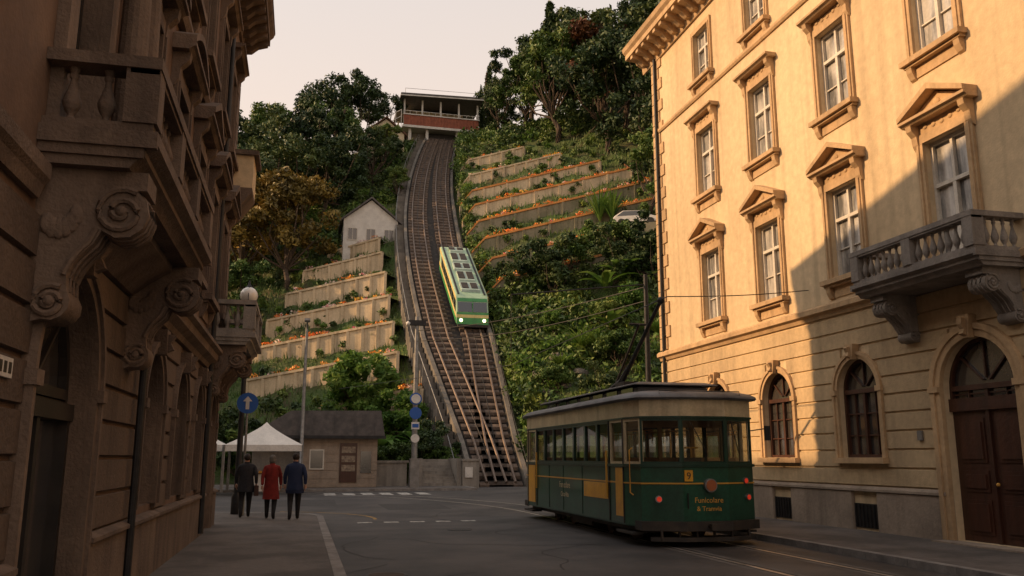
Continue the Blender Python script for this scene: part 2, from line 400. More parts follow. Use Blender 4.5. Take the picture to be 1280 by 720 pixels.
def console(mb,s0,s1,z1,dep,h,mat):
    P=[(.001,z1),(dep,z1),(dep,z1-.12*h)]
    c1=(dep*.78,z1-.27*h); r1=.17*h
    for k in range(7):
        a=R(60-k*32); P.append((c1[0]+r1*math.cos(a)*.95,c1[1]+r1*math.sin(a)))
    for k in range(1,7):
        t=k/7; P.append((dep*(.62-.30*t)-.05*math.sin(t*math.pi),z1-h*(.44+.30*t)))
    c2=(.03+.11*h,z1-.86*h); r2=.115*h
    for k in range(6):
        a=R(40-k*30); P.append((c2[0]+r2*math.cos(a),c2[1]+r2*math.sin(a)))
    P+=[(.001,z1-h)]
    mb.prism([(max(.001,p[0]),p[1]) for p in P],s0,s1,mat,'x')
    for (c,r) in ((c1,r1),(c2,r2)):
        for sx,e in ((s0,-1),(s1,1)):
            sp=[]
            for k in range(30):
                a=k*.42; rr=r*(1-k/32)*.92; sp.append((sx+e*.012,c[0]+rr*math.cos(a+1),c[1]+rr*math.sin(a+1)))
            mb.tube(sp,[.016*h+.006]*30,6,mat); mb.ball((sx+e*.01,c[0],c[1]),.03*h+.01,mat,10)
    for sx,e in ((s0,-1),(s1,1)):
        mb.tube([(sx+e*.012,p[0]*.93,p[1]+.01) for p in P[9:16]],.015*h+.004,6,mat)
        for k in range(6):
            a=R(200+k*22); mb.ball((sx+e*.008,dep*.22+.16*dep*math.cos(a)*-1,z1-.26*h+.14*h*math.sin(a)),.035*h+.01,mat,8,(.5,1,1.6))
    w=(s1-s0)
    for k in range(3):
        mb.tube([(s0+w*(k+1)/4,p[0]+.005,p[1]) for p in P[3:17]],.014,6,mat)
def balcony(mb,sa,sb,z0,dep,railh,mat,slab=.28):
    mb.prism([(.002,z0),(dep-.15,z0),(dep-.1,z0+.07),(dep-.04,z0+.1),(dep-.04,z0+.15),(dep+.05,z0+.2),(dep+.05,z0+slab),(.002,z0+slab)],sa,sb,mat,'x')
    for s,e in ((sa,-1),(sb,1)):
        a,b=sorted((s,s+e*.06)); mb.box(a,b,.002,dep+.05,z0+.16,z0+slab-.003,mat)
        a,b=sorted((s,s+e*.03)); mb.box(a,b,.002,dep-.05,z0+.08,z0+.16,mat)
    zb=z0+slab
    mb.box(sa,sb,dep-.2,dep,zb,zb+.08,mat);mb.box(sa,sa+.2,.002,dep-.2,zb,zb+.08,mat);mb.box(sb-.2,sb,.002,dep-.2,zb,zb+.08,mat)
    zt=zb+railh
    mb.box(sa-.04,sb+.04,dep-.22,dep+.04,zt-.1,zt,mat);mb.box(sa-.04,sa+.22,.002,dep-.22,zt-.1,zt,mat);mb.box(sb-.22,sb+.04,.002,dep-.22,zt-.1,zt,mat)
    mb.box(sa-.02,sb+.02,dep-.2,dep+.02,zt-.14,zt-.1,mat)
    n=max(1,round((sb-sa)/1.6))
    posts=[sa+.1+(sb-sa-.2)*k/n for k in range(n+1)]
    for p in posts: mb.box(p-.12,p+.12,dep-.23,dep+.03,zb+.08,zt-.1,mat)
    for k in range(n):
        a,b=posts[k]+.12,posts[k+1]-.12; m=max(1,round((b-a)/.2))
        for j in range(m): baluster(mb,a+(b-a)*(j+.5)/m,dep-.1,zb+.08,railh-.18,mat)
    for s in (sa+.1,sb-.1):
        m=max(1,round((dep-.35)/.19))
        for j in range(m): baluster(mb,s,.05+(dep-.3)*(j+.5)/m,zb+.08,railh-.18,mat)
def cornice(mb,s0,s1,z0,dep,h,mat,mod=.0,modmat=None):
    P=[(.002,z0),(.08*dep,z0),(.12*dep,z0+.25*h),(.35*dep,z0+.38*h),(.4*dep,z0+.5*h),(.85*dep,z0+.55*h),(.85*dep,z0+.75*h),(.95*dep,z0+.85*h),(dep,z0+h),(.002,z0+h)]
    mb.prism(P,s0,s1,mat,'x')
    if mod:
        s=s0+mod/2
        while s<s1-.1:
            mb.prism([(.1*dep,z0+.1*h),(.3*dep,z0+.12*h),(.5*dep,z0+.3*h),(.8*dep,z0+.4*h),(.8*dep,z0+.548*h),(.1*dep,z0+.548*h)],s,s+mod*.38,modmat or mat,'x'); s+=mod
def tq(mb,a,b,c,d,mat):
    T=mb.T; mb.T=None; mb.add([a,b,c,d],[(0,1,2,3)],mat); mb.T=T

# ================================================================== RIGHT BUILDING
RX=12.6
TR=lambda s,d,z:(RX-d,s,z)
rb=empty('stucco_apartment_building')
cols=[24.6,21.1,17.6,14.1,10.6,7.1,3.6,.1,-3.4]
ops=[]
for c in cols:
    if c==14.1: ops.append((12.95,14.85,.16,4.05,True))
    else: ops.append((c-.75,c+.75,1.75,4.03,True))
    ops.append((c-.6,c+.6,(6.05 if c!=14.1 else 5.45),8.29,False)); ops.append((c-.6,c+.6,10.24,12.5,False)); ops.append((c-.55,c+.55,14.3,16.05,False))
w=MB(TR)
wall(w,-6,28.8,0,17,ops,stuccoR,.25)
tq(w,(RX,28.8,0),(27,28.8,0),(27,28.8,17),(RX,28.8,17),stuccoR)
tq(w,(27,28.8,0),(27,-6,0),(27,-6,17),(27,28.8,17),stuccoR)
tq(w,(27,-6,0),(RX,-6,0),(RX,-6,17),(27,-6,17),stuccoR)
w.build('walls',rb)
t=MB(TR)
gops=[o for o in ops if o[2]<5]
vents=[(c-.45,c+.45,.18,.72,False) for c in cols if c!=14.1]
rustic(t,-6,28.8,1.12,5.12,.4,gops,rustR,.045,.03,.1)
rustic(t,-6,28.8,0.02,1.0,.98,gops+vents,plinthR,.085,.0,.0)
t.prism([(.002,1.0),(.12,1.0),(.12,1.05),(.06,1.11),(.002,1.11)],14.95,28.8,plinthR,'x')
t.prism([(.002,1.0),(.12,1.0),(.12,1.05),(.06,1.11),(.002,1.11)],-6,12.85,plinthR,'x')
for c in cols:
    if c!=14.1:
        t.box(c-.45,c+.45,.004,.02,.18,.72,frameD)
        for k in range(7): t.box(c-.42+k*.13,c-.39+k*.13,.02,.05,.2,.7,metalD)
        archivolt(t,c-.75,c+.75,1.75,4.03,trimR,.17,.07)
        t.box(c-.95,c+.95,.002,.2,1.62,1.745,trimR)
    else:
        archivolt(t,12.95,14.85,.16,4.05,trimR,.26,.1)
    surround(t,c-.6,c+.6,(6.05 if c!=14.1 else 5.62),8.29,trimR,'tri')
    surround(t,c-.6,c+.6,10.24,12.5,trimR,'flat')
    surround(t,c-.55,c+.55,14.3,16.05,trimR,None,.16)
BP=[(.002,5.16),(.06,5.16),(.1,5.25),(.2,5.3),(.2,5.42),(.12,5.48),(.002,5.5)]
t.prism(BP,15.98,28.8,trimR,'x'); t.prism(BP,-6,12.42,trimR,'x')
t.prism([(.002,13.72),(.05,13.72),(.09,13.78),(.09,13.86),(.002,13.9)],-6,28.8,trimR,'x')
z=5.55;i=0
while z<16.3:
    L=.85 if i%2 else .6
    t.box(28.8-L,28.82,.002,.05,z,z+.40,trimR); z+=.43;i+=1
cornice(t,-6,29.55,16.62,.95,.95,trimR,.55)
tt=t.T; t.T=None
t.box(RX-.75,27,28.81,29.5,17.15,17.56,trimR); t.T=tt
t.build('mouldings',rb)
t=MB(TR)
for c in cols:
    if c!=14.1: window(t,c-.75,c+.75,1.75,4.03,True,frameB,paneD,.2)
    window(t,c-.6,c+.6,(6.05 if c!=14.1 else 5.45),8.29,False,frameW,pane,.2)
    window(t,c-.6,c+.6,10.24,12.5,False,frameW,pane,.2)
    window(t,c-.55,c+.55,14.3,16.05,False,frameW,pane,.2)
t.build('windows',rb)
t=MB(TR)
sa,sb,zb=12.95,14.85,4.05;c=13.9;sp=3.1;dp=.245
window(t,sa,sb,sp-.35,zb,True,frameB,paneD,dp-.03)
t.box(sa,sb,-dp,-dp+.16,sp-.45,sp-.2,frameB)
for a,b in ((sa,c-.01),(c+.01,sb)):
    t.box(a,b,-dp,-dp+.08,.16,sp-.45,frameB)
    for z0,z1 in ((.3,.95),(1.1,1.5),(1.65,2.5)):
        t.box(a+.14,b-.14,-dp+.08,-dp+.10,z0,z1,frameB); t.box(a+.2,b-.2,-dp+.10,-dp+.13,z0+.07,z1-.07,frameB)
t.box(c-.04,c+.04,-dp+.08,-dp+.13,.16,sp-.45,frameB)
t.ball((c-.12,-dp+.16,1.25),.035,tgold)
t.box(sa-.25,sb+.25,-.245,.42,0.0,.155,plinthR)
t.box(15.5,15.64,.05,.09,2.1,2.3,metalG)
t.build('entrance_door',rb)
t=MB(TR)
balcony(t,12.45,15.95,5.12,1.1,.72,stoneBal)
for s in (12.6,15.35): console(t,s,s+.42,5.118,.85,1.0,stoneBal)
t.build('balcony',rb,smooth=True)
t=MB()
zr=17.5
t.add([(RX-.9,-6.5,zr),(27.5,-6.5,zr),(27.5,29.5,zr),(RX-.9,29.5,zr),(19.8,0,21.5),(19.8,22.5,21.5)],[(0,1,4),(1,2,5,4),(2,3,5),(3,0,4,5)],rooft)
t.build('roof',rb)
t=MB(TR); t.tube([(28.35,.12,1),(28.35,.12,16.7)],.055,10,metalD)
for z in (3,6,9,12,15): t.box(28.27,28.43,.0,.13,z,z+.05,metalD)
t.build('downpipe',rb)

# ================================================================== LEFT BUILDING
LX=-2.09
TL=lambda s,d,z:(LX+d,s,z)
lb=empty('stone_townhouse')
LE=23.0
gl=[(7.3,9.4,.1,3.4,True),(3.2,4.9,1.0,3.2,True),(-.6,1.1,1.0,3.2,True),(12.15,13.65,1.1,3.2,True),(14.95,16.45,1.1,3.2,True),(17.6,19.0,1.1,3.2,True),(20.5,21.9,.12,3.2,True)]
uc=[-.2,2.5,5.2,7.9,10.6,13.3,16.0,18.6,21.1]
ol=list(gl)
for c in uc:
    ol.append((c-.55,c+.55,(4.45 if c==7.9 else 5.0),7.2,False)); ol.append((c-.55,c+.55,9.0,11.1,False))
w=MB(TL)
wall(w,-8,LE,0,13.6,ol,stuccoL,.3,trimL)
tq(w,(LX,LE,0),(-14,LE,0),(-14,LE,13.6),(LX,LE,13.6),stuccoL)
tq(w,(-14,LE,0),(-14,-8,0),(-14,-8,13.6),(-14,LE,13.6),stuccoL)
tq(w,(-14,-8,0),(LX,-8,0),(LX,-8,13.6),(-14,-8,13.6),stuccoL)
w.build('walls',lb)
t=MB(TL)
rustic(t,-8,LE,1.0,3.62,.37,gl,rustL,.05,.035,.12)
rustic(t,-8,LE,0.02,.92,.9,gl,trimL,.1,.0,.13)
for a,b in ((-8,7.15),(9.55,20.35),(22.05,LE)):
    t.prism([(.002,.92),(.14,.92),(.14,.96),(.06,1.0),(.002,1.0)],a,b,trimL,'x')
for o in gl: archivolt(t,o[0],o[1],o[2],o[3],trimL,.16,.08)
BL=[(.002,3.64),(.08,3.64),(.12,3.72),(.24,3.8),(.26,3.92),(.34,3.97),(.34,4.04),(.002,4.08)]
t.prism([(.002,3.7),(.05,3.7),(.08,3.8),(.12,3.85),(.12,3.97),(.002,4.0)],-8,6.99,trimL,'x')
t.prism(BL,11.33,19.63,trimL,'x')
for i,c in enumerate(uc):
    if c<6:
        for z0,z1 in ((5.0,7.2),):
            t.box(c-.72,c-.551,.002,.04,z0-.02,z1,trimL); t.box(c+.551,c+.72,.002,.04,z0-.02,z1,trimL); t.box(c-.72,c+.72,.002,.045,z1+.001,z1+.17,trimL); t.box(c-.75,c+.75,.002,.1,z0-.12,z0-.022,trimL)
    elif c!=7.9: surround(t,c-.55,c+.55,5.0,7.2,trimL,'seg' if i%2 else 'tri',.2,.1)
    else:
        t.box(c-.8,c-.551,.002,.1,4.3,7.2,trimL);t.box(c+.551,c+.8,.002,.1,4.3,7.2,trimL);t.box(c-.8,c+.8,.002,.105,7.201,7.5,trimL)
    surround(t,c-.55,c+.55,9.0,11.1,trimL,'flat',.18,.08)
for s in (9.05,9.62):
    t.box(s-.2,s+.2,.002,.38,4.35,4.6,trimL)
    t.lathe(s,.19,[(.19,0),(.19,.06),(.15,.12),(.15,1.2),(.13,2.6),(.13,2.62),(.18,2.7),(.18,2.75)],16,trimL,4.6)
    t.box(s-.2,s+.2,.002,.38,7.36,7.5,trimL)
t.prism([(.002,7.5),(.4,7.5),(.44,7.6),(.5,7.62),(.5,7.85),(.62,7.95),(.62,8.05),(.002,8.08)],7.0,9.95,trimL,'x')
t.prism([(.002,8.15),(.1,8.15),(.16,8.25),(.16,8.32),(.002,8.36)],-8,LE,trimL,'x')
z=4.12;i=0
while z<12.5:
    if not (8.0<z+.2<8.5):
        L=.8 if i%2 else .55
        t.box(LE-L,LE+.02,.002,.06,z,z+.38,trimL)
    z+=.42;i+=1
cornice(t,-8,LE+.6,12.75,.85,.9,trimL,.5)
tt=t.T; t.T=None; t.box(-14,LX+.7,LE+.01,LE+.6,13.3,13.64,trimL); t.T=tt
t.build('mouldings',lb)
t=MB(TL)
for o in gl[1:6]: window(t,*o,frameD,paneD,.25)
window(t,20.5,21.9,.12,3.2,True,frameB,paneD,.25)
for c in uc:
    window(t,c-.55,c+.55,(4.45 if c==7.9 else 5.0),7.2,False,frameD,paneD,.25); window(t,c-.55,c+.55,9.0,11.1,False,frameD,paneD,.25)
t.build('windows',lb)
t=MB(TL)
window(t,7.3,9.4,2.2,3.4,True,frameD,paneD,.27,.09)
t.box(7.3,9.4,-.28,-.12,2.1,2.26,frameD)
t.box(7.3,9.4,-.28,-.18,.1,.55,frameD)
for a,b in ((7.38,8.3),(8.4,9.32)): t.box(a,b,-.265,-.262,.55,2.1,paneD)
for s in (7.3,8.3,9.32): t.box(s,s+.09,-.27,-.15,.55,2.1,frameD)
t.build('shop_entrance',lb)
t=MB(TL)
balcony(t,7.0,11.3,4.0,.82,.64,trimL,.3)
for s in (7.1,10.7): console(t,s,s+.40,3.998,.80,1.25,trimL)
t.prism([(.002,3.62),(.1,3.62),(.25,3.75),(.5,3.92),(.5,3.998),(.002,3.998)],7.55,10.65,trimL,'x')
t.build('balcony',lb,smooth=True)
t=MB(TL)
balcony(t,19.7,22.8,4.2,.95,.72,stoneBal,.28)
for s in (19.85,22.2): console(t,s,s+.38,4.198,.8,1.15,trimL)
t.build('balcony',lb,smooth=True)
t=MB(TL)
t.prism([(.002,7.7),(.25,7.85),(.6,8.35),(.6,8.45),(.002,8.45)],21.75,22.9,trimL,'x')
t.box(21.75,22.9,.002,.6,8.45,9.3,stuccoR); t.box(21.65,23.0,.002,.72,9.3,9.42,trimL)
t.build('oriel',lb)
t=MB()
ze=13.6
t.add([(LX+.85,-8.6,ze),(LX+.85,LE+.6,ze),(-14.6,LE+.6,ze),(-14.6,-8.6,ze),(-8,-2,19),(-8,16.8,19)],[(0,1,5,4),(1,2,5),(2,3,4,5),(3,0,4)],rooft)
t.build('roof',lb)
t=MB(TL); t.tube([(19.45,.14,.2),(19.45,.14,12.8)],.05,10,metalD); t.tube([(11.5,.14,.2),(11.5,.14,3.6)],.045,10,metalD)
t.build('downpipe',lb)
t=MB(TL); t.box(6.3,6.75,.052,.075,2.3,2.44,whitep)
for k in range(4): t.box(6.36+k*.1,6.42+k*.1,.075,.078,2.33,2.41,frameD)
t.build('shop_plate',lb)
nb=empty('unseen_shading_row')  # added row out of view, placed and sized to shade road and plaza
ROWH=20.
t=MB(); t.T=lambda s,d,z:(-25+d,s,z)
o3=[(y-.6,y+.6,z,z+2.1,False) for y in range(16,80,4) for z in (1.2,5.2,9.2,13.2,16.6)]
wall(t,12,82,0,ROWH,o3,stuccoR,.2)
for o in o3: window(t,*o,frameW,paneD,.18)
cornice(t,12,82,ROWH-.8,.8,.8,trimR)
t.build('walls',nb)
t=MB(); t.box(-38,-25.3,12,82,0,ROWH,stuccoL); t.build('shading_row_rear',nb)

# ================================================================== TERRAIN
def tx(y): return 12.0+(.0029*(y-74)**2 if y>74 else 0)
def off(y): return float(np.interp(y,[52,56,68,92,122],[.28,.40,1.42,1.42,1.05]))
def zt(y): return .7*(y-53)+.45
def hw(y): return off(y)+1.22
def Hs(x,y):
    x=np.asarray(x,float);y=np.asarray(y,float)
    xx=np.clip(x,-60,70)
    p=.7*(y-53)+.45*(xx-12)
    cap=48.5+.3*np.maximum(0,xx-22)+.02*np.maximum(0,y-125)
    k=6.
    h=np.clip(.5+.5*(cap-p)/k,0,1); p=cap*(1-h)+p*h-k*h*(1-h)
    txy=12+np.where(y>74,.0029*(np.minimum(y,124)-74)**2,0)
    hh=np.interp(y,[52,56,68,92,122],[.28,.40,1.42,1.42,1.05])+1.22
    d=np.abs(x-txy); zc=.7*(y-53)-.05
    wgt=np.clip((hh+1.5-d)/.9,0,1)*(y<123.5)*(y>51)
    p=np.where(p>zc,p*(1-wgt)+zc*wgt,p)
    return np.where(p<0,0,p)
def bumpf(x,y):
    return .35*np.sin(x*.9+1.3)*np.cos(y*.7)+.25*np.sin(x*2.1+y*1.3)+.15*np.sin(x*3.7-y*2.9)
def H(x,y): return float(Hs(x,y))
outer=[6,15,40,120,400,1500]
xs=[-40-o for o in outer][::-1]+list(np.arange(-40,8,1.))+list(np.arange(8,24,.4))+list(np.arange(24,62.5,1.))+[62+o for o in outer]
ys=[44-o for o in outer][::-1]+list(np.arange(44,136.5,1.))+[136+o for o in outer]
XX,YY=np.meshgrid(xs,ys)
ZZ=Hs(XX,YY)
am=np.clip(ZZ/4,0,1)*np.clip((np.abs(XX-np.vectorize(tx)(np.minimum(YY,124)))-4.3)/3,0,1)
ZZ=ZZ+bumpf(XX,YY)*am*.8
nx,ny=len(xs),len(ys)
verts=np.stack([XX,YY,ZZ],-1).reshape(-1,3).tolist()
faces=[(j*nx+i,j*nx+i+1,(j+1)*nx+i+1,(j+1)*nx+i) for j in range(ny-1) for i in range(nx-1)]
me=bpy.data.meshes.new('hillside_terrain');me.from_pydata(verts,[],faces);me.materials.append(hillm);me.shade_smooth()
ob=bpy.data.objects.new('hillside_terrain',me);scene.collection.objects.link(ob)

t=MB(); t.add([(-80,-60,.004),(45,-60,.004),(45,56,.004),(-80,56,.004)],[(0,1,2,3)],asphalt); t.build('road',None)
def outline_slab(name,pts,h,mat,kerb_edges,kw=.16):
    t=MB(); t.prism(pts,0.0,h-.004,mat,'z')
    for i in kerb_edges:
        a=Vector(pts[i]);b=Vector(pts[(i+1)%len(pts)]);d=(b-a);L=d.length;d.normalize();n=Vector((d.y,-d.x))
        k=max(1,round(L/1.1))
        for j in range(k):
            p=a+d*(L*j/k+.006);q=a+d*(L*(j+1)/k-.006)
            t.prism([(p.x-n.x*.01,p.y-n.y*.01),(q.x-n.x*.01,q.y-n.y*.01),(q.x+n.x*kw,q.y+n.y*kw),(p.x+n.x*kw,p.y+n.y*kw)],0,h,kerbm,'z')
    return t.build(name,None)
def arc(cx,cy,r,a0,a1,n): return [(cx+r*math.cos(R(a0+(a1-a0)*k/n)),cy+r*math.sin(R(a0+(a1-a0)*k/n))) for k in range(n+1)]
pl=[(LX+.01,-30),(.55,-30),(.55,25.6)]+arc(-1.45,25.6,2.0,0,90,8)[1:]+[(-40,27.6),(-40,LE+.02),(LX+.01,LE+.02)]
outline_slab('pavement',pl,.13,paving,range(1,11))
pr=[(RX-.01,-30),(RX-.01,28.82),(26,28.82),(26,31.0),(11.7,31.0)]+arc(11.7,29,2.0,90,180,6)[1:]+[(9.7,-30)]
outline_slab('pavement',pr[::-1],.13,paving,range(0,9))
pf=[(-30,47.0),(9.3,47.0),(9.3,56),(-30,56)]
outline_slab('pavement',pf,.13,paving,[0,1])
t=MB()
for k in range(5): t.box(1.6+k*.72,2.0+k*.72,24.3,24.62,.004,.008,paint)
for k in range(6): t.box(1.2+k*.9,1.75+k*.9,42.2,44.6,.004,.008,paint)
t.build('crossing_marking',None)
def ribbon(mb,path,wd,z,mat):
    n=len(path);vs=[]
    for i,p in enumerate(path):
        a=Vector(path[max(0,i-1)]);b=Vector(path[min(n-1,i+1)]);d=(b-a).normalized();q=Vector((d.y,-d.x))*wd/2
        vs+=[(p[0]-q.x,p[1]-q.y,z),(p[0]+q.x,p[1]+q.y,z)]
    mb.add(vs,[(2*i,2*i+1,2*i+3,2*i+2) for i in range(n-1)],mat)
t=MB()
ribbon(t,arc(-2.0,26.0,4.2,-5,70,14),.1,.008,painty)
t.build('lane_marking',None)
t=MB()
TCX=7.98
for off_ in (-.72,.72):
    path=[(TCX+off_,-30),(TCX+off_,0),(TCX+off_,27)]+[(TCX-26+(26+off_)*math.cos(R(a)),27+(26+off_)*math.sin(R(a))) for a in range(4,62,4)]
    ribbon(t,path,.46,.0065,railset); ribbon(t,path,.20,.0085,blackr); ribbon(t,[(p[0]-.03,p[1]) for p in path],.09,.0125,steel)
t.build('tram_rails',None)
t=MB(); t.disc((1.35,13.6,.009),(0,0,1),.33,.006,24,metalD); t.disc((1.35,13.6,.013),(0,0,1),.27,.004,24,rust)
t.disc((3.9,21.5,.009),(0,0,1),.3,.006,24,metalD)
t.build('manhole_cover',None)
t=MB()
for (a,b,c,d) in ((3.0,5.2,30,34),(1.2,2.6,9,12.5),(-1,1.4,33,38)): t.add([(a,c,.0055),(b,c+.2,.0055),(b+.1,d,.0055),(a-.05,d-.1,.0055)],[(0,1,2,3)],patchm)
for s_ in range(10):
    x=random.uniform(1.2,6);y=random.uniform(10,34);P=[(x,y)]
    a=random.uniform(0,6.28)
    for k in range(14): a+=random.uniform(-.5,.5); x+=math.cos(a)*.35; y+=math.sin(a)*.35; P.append((x,y))
    ribbon(t,P,.035,.0075,blackr)
t.build('road_patches',None)

# ================================================================== FUNICULAR TRACK
Ys=[52.2+ .75*k for k in range(int((122.5-52.2)/.75)+1)]
tr=empty('funicular_railway_track')
t=MB()
vs=[];fs=[]
for y in Ys:
    x=tx(y);h=hw(y);z=zt(y)
    vs+=[(x-h,y,z-3.5),(x-h,y,z),(x+h,y,z),(x+h,y,z-3.5)]
for i in range(len(Ys)-1):
    for k in range(3): fs.append((4*i+k,4*i+k+1,4*i+k+5,4*i+k+4))
t.add(vs,fs,ballast)
t.build('track_bed',tr)
t=MB()
for i,y in enumerate(Ys):
    for s in (-1,1):
        x=tx(y)+s*off(y); z=zt(y)
        t.add([(x-1.05,y-.13,z+.0),(x+1.05,y-.13,z+.0),(x+1.05,y-.13,z+.22),(x-1.05,y-.13,z+.22),(x-1.05,y+.16,z+.2),(x+1.05,y+.16,z+.2),(x+1.05,y+.16,z+.42),(x-1.05,y+.16,z+.42)],
              [(0,1,2,3),(4,7,6,5),(0,4,5,1),(3,2,6,7),(0,3,7,4),(1,5,6,2)],sleeper)
t.build('sleepers',tr)
t=MB()
for s in (-1,1):
    for g in (-.62,.62):
        P=[(tx(y)+s*off(y)+g,y,zt(y)+.38) for y in Ys]; t.tube(P,.085,6,steelD)
    P=[(tx(y)+s*off(y),y,zt(y)+.3) for y in Ys]; t.tube(P,.03,5,metalD)
t.build('rails',tr)
t=MB()
for s in (-1,1):
    vs=[];fs=[]
    up=.34 if s<0 else .62
    for y in Ys:
        x=tx(y)+s*(hw(y)+.02);z=zt(y)
        vs+=[(x,y,z-3.5),(x,y,z+up),(x+s*.3,y,z+up),(x+s*.3,y,z-3.5)]
    for i in range(len(Ys)-1):
        for k in range(3): fs.append((4*i+k,4*i+k+1,4*i+k+5,4*i+k+4))
    fs.append((0,1,2,3)); t.add(vs,fs,concD)
t.build('side_walls',tr)
t=MB()
P=[]
for i,y in enumerate(Ys):
    x=tx(y)-hw(y)-.8; z=max(zt(y)-.1,.2)
    t.box(x-.42,x+.42,y-.2,y+.75,z-1.5,z+.0,concD)
    if i%3==0: t.tube([(x-.38,y,z),(x-.38,y,z+1.0)],.025,6,metalG)
    P.append((x-.38,y,z+1.0))
t.tube(P,.03,6,metalG)
P=[(tx(y)+hw(y)+.2,y,zt(y)+1.45) for y in Ys]; t.tube(P,.022,5,metalD)
for i in range(0,len(Ys),4):
    p=P[i]; t.tube([(p[0],p[1],p[2]-.85),p],.022,5,metalD)
t.build('service_stairs',tr)

# ---------------- funicular car
fc=empty('funicular_car')
cx=tx(72)+1.42; x0,x1=cx-1.36,cx+1.36
yf,yb=69.2,78.8
def q(y,h): return (y,zt(y)+.35+h)
body=[q(yf,.45),(yf-.05,zt(yf)+.35+1.5),(yf+.25,zt(yf)+.35+2.75),q(yf+.6,2.72),q(yb-.2,2.75),(yb,zt(yb)+.35+2.3),q(yb,.35)]
t=MB(); t.prism(body,x0,x1,fmint,'x'); t.build('body',fc,bevel=.07)
t=MB()
zf=zt(yf)+.35
for (xa,xb) in ((x0-.03,x0-.004),(x1+.004,x1+.03)):
    t.prism([q(yf+.05,.5),q(yf+.05,.95),q(yb-.05,.95),q(yb-.05,.5)],xa,xb,fgreen,'x')
    t.prism([q(yf+.1,.96),q(yf+.1,1.28),q(yb-.05,1.28),q(yb-.05,.96)],xa,xb,fcream,'x')
    t.prism([q(yf+.3,2.3),q(yf+.3,2.62),q(yb-.1,2.62),q(yb-.1,2.3)],xa,xb,fcream,'x')
t.build('livery',fc)
t=MB()
for (xa,xb) in ((x0-.02,x0-.003),(x1+.003,x1+.02)):
    y=yf+.35
    while y<yb-1.0:
        t.prism([q(y,1.32),q(y,2.24),q(y+1.0,2.24),q(y+1.0,1.32)],xa,xb,fblack,'x'); y+=1.18
def ff(x,zrel,o=.02):
    return (x,yf-.05+(max(0,zrel-1.5)/1.25)*.3-o,zf+zrel)
def fpanel(xa,xb,za,zb,mat,o):
    t.add([ff(xa,za,o),ff(xb,za,o),ff(xb,zb,o),ff(xa,zb,o),ff(xa,za,-.02),ff(xb,za,-.02),ff(xb,zb,-.02),ff(xa,zb,-.02)],[(0,1,2,3),(0,4,5,1),(1,5,6,2),(2,6,7,3),(3,7,4,0)],mat)
fpanel(x0+.14,x1-.14,1.5,2.35,fblack,.035)
t.build('windows',fc)
t=MB()
fpanel(x0+.02,x1-.02,.42,1.0,fgreen,.03); fpanel(x0+.02,x1-.02,1.26,1.46,fgreen,.03); fpanel(x0+.02,x1-.02,1.0,1.26,fcream,.035); fpanel(x0+.1,x1-.1,2.42,2.70,fgreen,.04)
t.box(x0+.1,x1-.1,yf-.25,yf+.2,zf+.2,zf+.42,tblack)
t.box(cx-.03,cx+.03,yf-.1,yf+.02,zf+1.5,zf+2.3,fgreen)
t.build('front_panel',fc)
t=MB()
for x in (x0+.38,x1-.38,): t.ball((x,yf-.1,zf+.78),.14,headl,12,(1,.5,1))
t.build('headlights',fc)
t=MB()
for k,(a,l,w_) in enumerate(((.9,1.3,.8),(2.6,1.6,.7),(4.6,1.2,.8),(6.2,1.6,.7),(8.2,.8,.6))):
    t.prism([q(yf+a,2.74),q(yf+a,2.96),q(yf+a+l,2.96),q(yf+a+l,2.74)],cx-w_,cx+w_,froof,'x')
    for s in (-.4,.4): t.prism([q(yf+a+.2,2.96),q(yf+a+.2,3.02),q(yf+a+l-.2,3.02),q(yf+a+l-.2,2.96)],cx+s-.28,cx+s+.28,tblack,'x')
for s in (-1.12,1.12): t.prism([q(yf+.5,2.74),q(yf+.5,2.8),q(yb-.4,2.82),q(yb-.4,2.74)],cx+s-.08,cx+s+.08,metalD,'x')
t.build('roof_equipment',fc)
t=MB()
for y in (yf+1.2,yb-1.4):
    for g in (-.62,.62): t.disc((cx+g,y,zt(y)+.34+.3),(1,0,0),.32,.12,18,tblack)
    t.prism([q(y-.8,.1),q(y-.8,.42),q(y+.8,.42),q(y+.8,.1)],cx-.9,cx+.9,tblack,'x')
t.build('bogies',fc)

# ---------------- top station
ts=empty('hilltop_station_building')
t=MB()
t.box(13,24,123.5,131,45,50.3,conc)
t.box(12.6,24.4,121.2,131,50.3,50.65,whitep)
t.box(12.8,24.2,121.4,121.6,50.65,52.3,redwood)
for k in range(23): t.box(12.8+k*.5,12.9+k*.5,121.3,121.4,50.65,52.3,redwood)
t.box(12.7,24.3,121.25,121.65,52.3,52.45,whitep)
t.tube([(12.7,121.4,52.95),(24.3,121.4,52.95)],.05,6,whitep)
for k in range(13): t.tube([(12.75+k*.96,121.4,52.45),(12.75+k*.96,121.4,52.95)],.03,5,whitep)
t.box(14.6,22.4,125.2,130.5,50.65,54.5,tcream)
for k in range(5): t.box(14.9+k*1.5,16.0+k*1.5,125.1,125.2,51.5,54.0,fblack)
for x in (12.9,15.6,18.4,21.2,24.1): t.box(x-.12,x+.12,121.7,121.9,50.65,54.95,whitep)
for x in (12.9,24.1): t.box(x-.12,x+.12,130.6,130.8,50.65,54.95,whitep)
t.build('hall',ts)
t=MB(); t.prism([(12.2,54.9),(24.8,55.3),(24.8,55.75),(12.2,55.35)],120.4,131.5,slate); t.prism([(12.15,54.85),(24.85,55.25),(24.85,55.4),(12.15,55.0)],120.3,120.4,whitep)
t.box(14.5,18.5,124,127,55.3,56.2,conc)
t.tube([(13,122,55.3),(13,122,56.8)],.03,5,metalG); t.tube([(13,122,56.8),(24,122,57.0)],.03,5,metalG); t.tube([(24,122,55.3),(24,122,57.0)],.03,5,metalG)
t.build('roof',ts)
t=MB()
